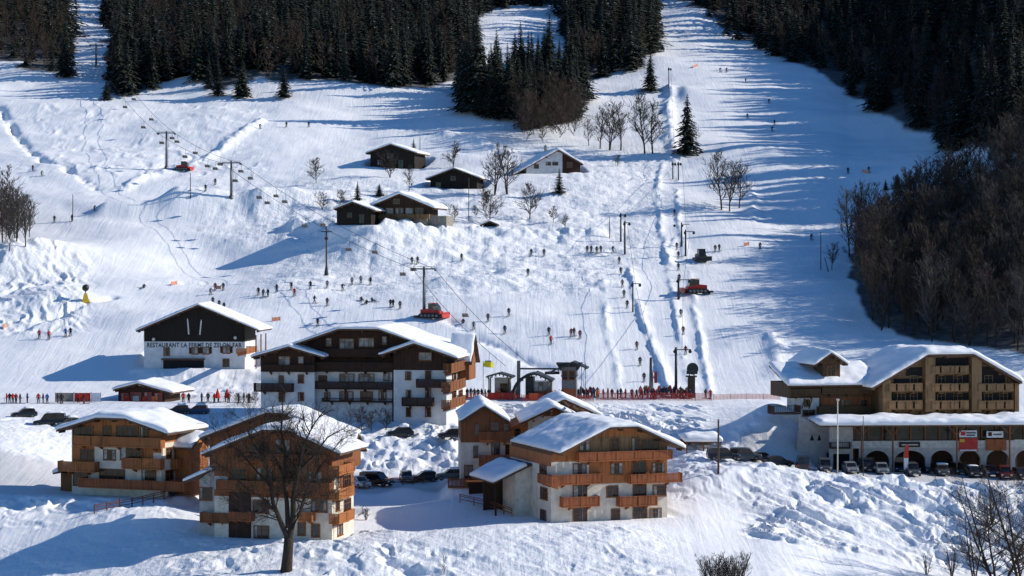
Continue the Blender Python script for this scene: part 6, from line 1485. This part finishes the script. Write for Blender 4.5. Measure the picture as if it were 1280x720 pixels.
# (x, y, colour, pose, facing, distinct description)
SK = [(41, 214, 'dark', 'stand', 1, 'upper of two on the far left piste'), (52, 220, 'grey', 'ski', 1, 'lower of two on the far left piste'), (38, 259, 'dark', 'walk', 2, 'alone on the left edge slope'), (68, 278, 'dark', 'stand', .5, 'left of the thin far left pole'), (90, 277, 'dark', 'stand', -.5, 'touching the thin far left pole'),
      (118, 264, 'dark', 'ski', 1.2, 'leaning right of the thin far left pole'), (257, 239, 'dark', 'stand', 0, 'below the small red groomer'), (269, 231, 'dark', 'stand', 0, 'just left of the upper right chairlift pylon'), (325, 161, 'dark', 'ski', .6, 'on the bright path high on the left'), (358, 159, 'dark', 'stand', 0, 'left of two high above the barns'), (386, 159, 'dark', 'stand', 0, 'right of two high above the barns'),
      (180, 360, 'dark', 'sit', 0, 'alone above the restaurant on the left'), (263, 368, 'grey', 'ski', .8, 'below the orange net on the left'), (269, 363, 'maroon', 'stand', 0, 'left of the orange net'), (279, 363, 'dark', 'stand', 0, 'right of the orange net'), (266, 381, 'dark', 'stand', 0, 'highest behind the restaurant roof'), (274, 385, 'dark', 'stand', .4, 'middle behind the restaurant roof'), (280, 388, 'dark', 'stand', -.4, 'lowest behind the restaurant roof'),
      (323, 369, 'dark', 'stand', 0, 'left one of three above the restaurant'), (329, 371, 'navy', 'stand', .5, 'middle one of three above the restaurant'), (335, 371, 'dark', 'stand', -.5, 'right one of three above the restaurant'), (346, 365, 'dark', 'stand', 0, 'right of the three above the restaurant'), (364, 362, 'dark', 'stand', 0, 'above the red clad person'), (368, 370, 'red', 'stand', 0, 'alone in the middle left'),
      (388, 361, 'dark', 'stand', 0, 'below the brown lift pole'), (393, 379, 'dark', 'walk', 1.2, 'left of two strolling on the flat'), (409, 382, 'dark', 'stand', .3, 'right of two strolling on the flat'), (397, 408, 'dark', 'stand', 0, 'just above the large hotel ridge'), (409, 360, 'grey', 'stand', 0, 'beside a slope marker under the lift pole'), (428, 363, 'dark', 'ski', .6, 'right of the brown lift pole'), (440, 356, 'grey', 'stand', 0, 'first marker side skier'), (451, 354, 'grey', 'stand', .2, 'second marker side skier'), (463, 356, 'dark', 'stand', 0, 'third marker side skier'),
      (452, 376, 'dark', 'sit', .5, 'left of three in the snow'), (458, 380, 'dark', 'sit', -.3, 'middle of three in the snow'), (466, 377, 'dark', 'sit', 1, 'right of three in the snow'), (488, 384, 'dark', 'stand', .5, 'left of the trio near the tall pylon'), (491.5, 384, 'dark', 'stand', -.5, 'middle of the trio near the tall pylon'), (500, 386, 'dark', 'stand', 0, 'right of the trio near the tall pylon'),
      (515, 330, 'dark', 'stand', 0, 'left of two above the tall pylon'), (522, 330, 'dark', 'stand', 0, 'right of two above the tall pylon'), (577, 326, 'dark', 'stand', 0, 'in the hummocks below the tiny shed'), (664, 320, 'dark', 'stand', 0, 'left of two below the broad bare tree'), (680, 320, 'dark', 'stand', 0, 'right of two below the broad bare tree'),
      (734, 316, 'dark', 'stand', 0, 'first of four near the drag lift'), (739, 316, 'dark', 'stand', .4, 'second of four near the drag lift'), (746, 317, 'dark', 'stand', 0, 'third of four near the drag lift'), (751, 316, 'dark', 'stand', -.4, 'fourth of four near the drag lift'), (766, 316, 'dark', 'walk', 1, 'just left of the drag lift pylons'),
      (636, 395, 'dark', 'stand', 0, 'alone right of the groomer'), (631, 417, 'dark', 'stand', 0, 'below the lone skier right of the groomer'), (610, 402, 'dark', 'stand', 0, 'between groomer and lone skier'), (592, 412, 'grey', 'stand', 0, 'just below the chairlift cable'), (579, 404, 'dark', 'sit', 0, 'in the snow beneath the cable'),
      (686, 419, 'dark', 'stand', 0, 'behind the red clad skier'), (688.5, 430, 'red', 'stand', .3, 'in the middle of the beginner slope'), (714, 421, 'maroon', 'stand', 0, 'left of two right of the red skier'), (717.5, 420, 'dark', 'stand', .5, 'right of two right of the red skier'), (725, 423, 'maroon', 'stand', 0, 'small figure right of the pair'),
      (894, 315, 'dark', 'stand', 0, 'left of two on the right piste'), (899, 314, 'dark', 'stand', .5, 'right of two on the right piste'), (1060, 217, 'dark', 'stand', 0, 'left one high on the right piste'), (1086, 216, 'dark', 'stand', 0, 'right one by the high orange net'), (900, 90, 'dark', 'ski', .5, 'leftmost near the top of the piste'), (908, 90, 'dark', 'ski', .5, 'second near the top of the piste'), (932, 103, 'dark', 'ski', .8, 'in the tree shadow near the top'),
      (961, 129, 'dark', 'ski', .8, 'in the middle of the upper piste'), (968, 156, 'dark', 'ski', .2, 'upper one of two on the upper piste'), (965, 164, 'dark', 'ski', .4, 'lower one of two on the upper piste'), (934, 148, 'dark', 'ski', .4, 'left side of the upper piste'), (49, 423, 'red', 'stand', 0, 'left of two red figures on the lower left slope'), (61, 424, 'red', 'stand', .4, 'right of two red figures on the lower left slope'), (82, 421, 'blue', 'stand', 0, 'on the lower left slope'), (88, 420, 'dark', 'stand', 0, 'right of the blue figure on the lower left slope'),
      (660, 345, 'dark', 'stand', 0, 'in the hummocks left of centre right'), (1014, 300, 'dark', 'ski', .4, 'on the far right piste near the tall pole'), (950, 312, 'dark', 'stand', 0, 'right of the orange net on the piste')]
for (x, y, c, po, fa, wh) in SK: person(x, y, c, po, fa, wh)
for i, (x, y) in enumerate(((774, 330), (776, 343), (778, 359), (780, 372), (784, 385), (796, 437), (800, 457), (805, 477))):
    person(x, y, ('dark', 'dark', 'grey', 'dark', 'dark', 'maroon', 'dark', 'dark')[i], 'stand', math.pi, 'riding the left drag lift', label=f'person in {("dark","dark","grey","dark","dark","maroon","dark","dark")[i]} clothes towed up the left drag lift' , group='riders towed up the left drag lift')
for i, (x, y) in enumerate(((843, 270), (846, 312), (848, 323), (848, 338), (849, 352), (849, 373), (851, 396), (854, 418), (857, 443))):
    c_ = ('dark', 'dark', 'dark', 'dark', 'dark', 'dark', 'navy', 'maroon', 'maroon')[i]; person(x, y, c_, 'stand', math.pi, '', label=f'person in {c_} clothes towed up the right drag lift', group='riders towed up the right drag lift')
# the queue
QC = ['dark', 'dark', 'maroon', 'dark', 'brown', 'red', 'navy', 'maroon', 'dark', 'grey']
used = {}
xs = [(x, 497 + rp.uniform(-2.5, 1.5)) for x in np.arange(712, 742, 2.3)] + [(743, 497), (747, 496), (754, 498), (760, 497), (765, 498), (772, 499), (776, 497), (782, 498), (790, 498), (796, 499)] + [(x + rp.uniform(-1, 1), 496 + rp.uniform(-3, 3)) for x in np.arange(800, 864, 1.7)] + [(882, 498), (888, 499)]
for i, (x, y) in enumerate(xs):
    c_ = QC[rp.randrange(len(QC))]; person(x, y, c_, rp.choice(['stand', 'stand', 'walk']), rp.uniform(-3.1, 3.1), '', label=f'person in {c_} ski clothes waiting in the drag lift queue', group='people queueing at the drag lifts', ymin=338)
person(747.5, 499, 'orange', 'stand', 0, '', label='person in an orange suit among the queue', ymin=338, skis=False); person(624, 499, 'orange', 'stand', .3, '', label='person in an orange jacket inside the small lift kiosk', ymin=338, skis=False, sc=1.05)
for i, x in enumerate(list(np.arange(584, 612, 4.5)) + [640, 645, 694, 699, 703, 708]):
    c_ = QC[rp.randrange(len(QC))]; person(x, 498 + rp.uniform(-1.5, 2), c_, 'stand', rp.uniform(-3, 3), '', label=f'person in {c_} ski clothes beside the chairlift station', group='people around the chairlift station', ymin=338)
for i, x in enumerate((8.5, 12, 16, 20, 25, 34, 48, 54, 59, 72, 77, 98, 105)):
    c_ = ['red', 'dark', 'red', 'maroon', 'dark', 'navy', 'red', 'dark', 'blue', 'dark', 'dark', 'red', 'maroon'][i]; person(x, 504.5 + rp.uniform(-1, .6), c_, 'stand', rp.uniform(-3, 3), '', label=f'person in {c_} clothes on the flat left of the snack hut', group='people left of the snack hut', ymin=335, skis=i % 2 == 0)
for i, x in enumerate((229, 236, 252, 260, 268, 273, 282, 286, 298, 305, 311)):
    c_ = ['red', 'dark', 'navy', 'dark', 'red', 'dark', 'red', 'maroon', 'dark', 'dark', 'dark'][i]; person(x, 503 + rp.uniform(-1, 1), c_, 'stand', rp.uniform(-3, 3), '', label=f'person in {c_} clothes between the snack hut and the large hotel', group='people right of the snack hut', ymin=335, skis=i % 2 == 0)
# sunshades right of the snack hut
for px, l in ((272, 'left closed red sunshade right of the snack hut'), (284, 'right closed red sunshade right of the snack hut')):
    t = empty('sunshade', cast(px, 503, 338)); tag(t, l, 'sunshade'); q = MB(); q.tube([(0, 0, -.2), (0, 0, 2.3)], .04, 6); q.build('pole', 'metal', t); q = MB(); q.tube([(0, 0, .7), (0, 0, 1.3), (0, 0, 2.35)], [.5, .38, .05], 8); q.build('canopy', 'red_cloth', t)

# ================================================================== GROUND, LIGHT, CAMERA
build_terrain()
SE, SA = 27.5, 8.0     # sun height; degrees behind the picture plane, coming from the right
S = Vector((math.cos(R(SE)) * math.cos(R(SA)), math.cos(R(SE)) * math.sin(R(SA)), math.sin(R(SE))))
w = bpy.data.worlds.new('World'); bpy.context.scene.world = w; w.use_nodes = True
nt = w.node_tree; sky = nt.nodes.new('ShaderNodeTexSky'); sky.sky_type = 'NISHITA'; sky.sun_disc = False
sky.sun_elevation = R(SE); sky.sun_rotation = math.atan2(S.x, S.y); sky.altitude = 1200; sky.air_density = 1.0; sky.dust_density = .1; sky.ozone_density = 6.0
hs = nt.nodes.new('ShaderNodeHueSaturation'); hs.inputs['Saturation'].default_value = 1.12; nt.links.new(sky.outputs[0], hs.inputs['Color'])
nt.links.new(hs.outputs[0], nt.nodes['Background'].inputs[0]); nt.nodes['Background'].inputs[1].default_value = .135
l = bpy.data.lights.new('sun', 'SUN'); l.energy = 5.0; l.angle = R(.5); l.color = (1.0, .94, .84)
lo_ = bpy.data.objects.new('sun', l); C.objects.link(lo_); lo_.rotation_euler = S.to_track_quat('Z', 'Y').to_euler()
cam = bpy.data.cameras.new('camera'); co = bpy.data.objects.new('camera', cam); C.objects.link(co)
cam.sensor_width = 36; cam.lens = 36 * F / 1280; cam.clip_start = 1; cam.clip_end = 5000; cam.shift_y = -(360 - HY) / 1280
co.location = (0, 0, 0); co.rotation_euler = (math.pi / 2, 0, 0)
sc = bpy.context.scene; sc.camera = co; sc.render.resolution_x = 1024; sc.render.resolution_y = 576
sc.view_settings.view_transform = 'Standard'; sc.view_settings.look = 'None'; sc.view_settings.exposure = 0
sc.cycles.max_bounces = 6; sc.cycles.diffuse_bounces = 3
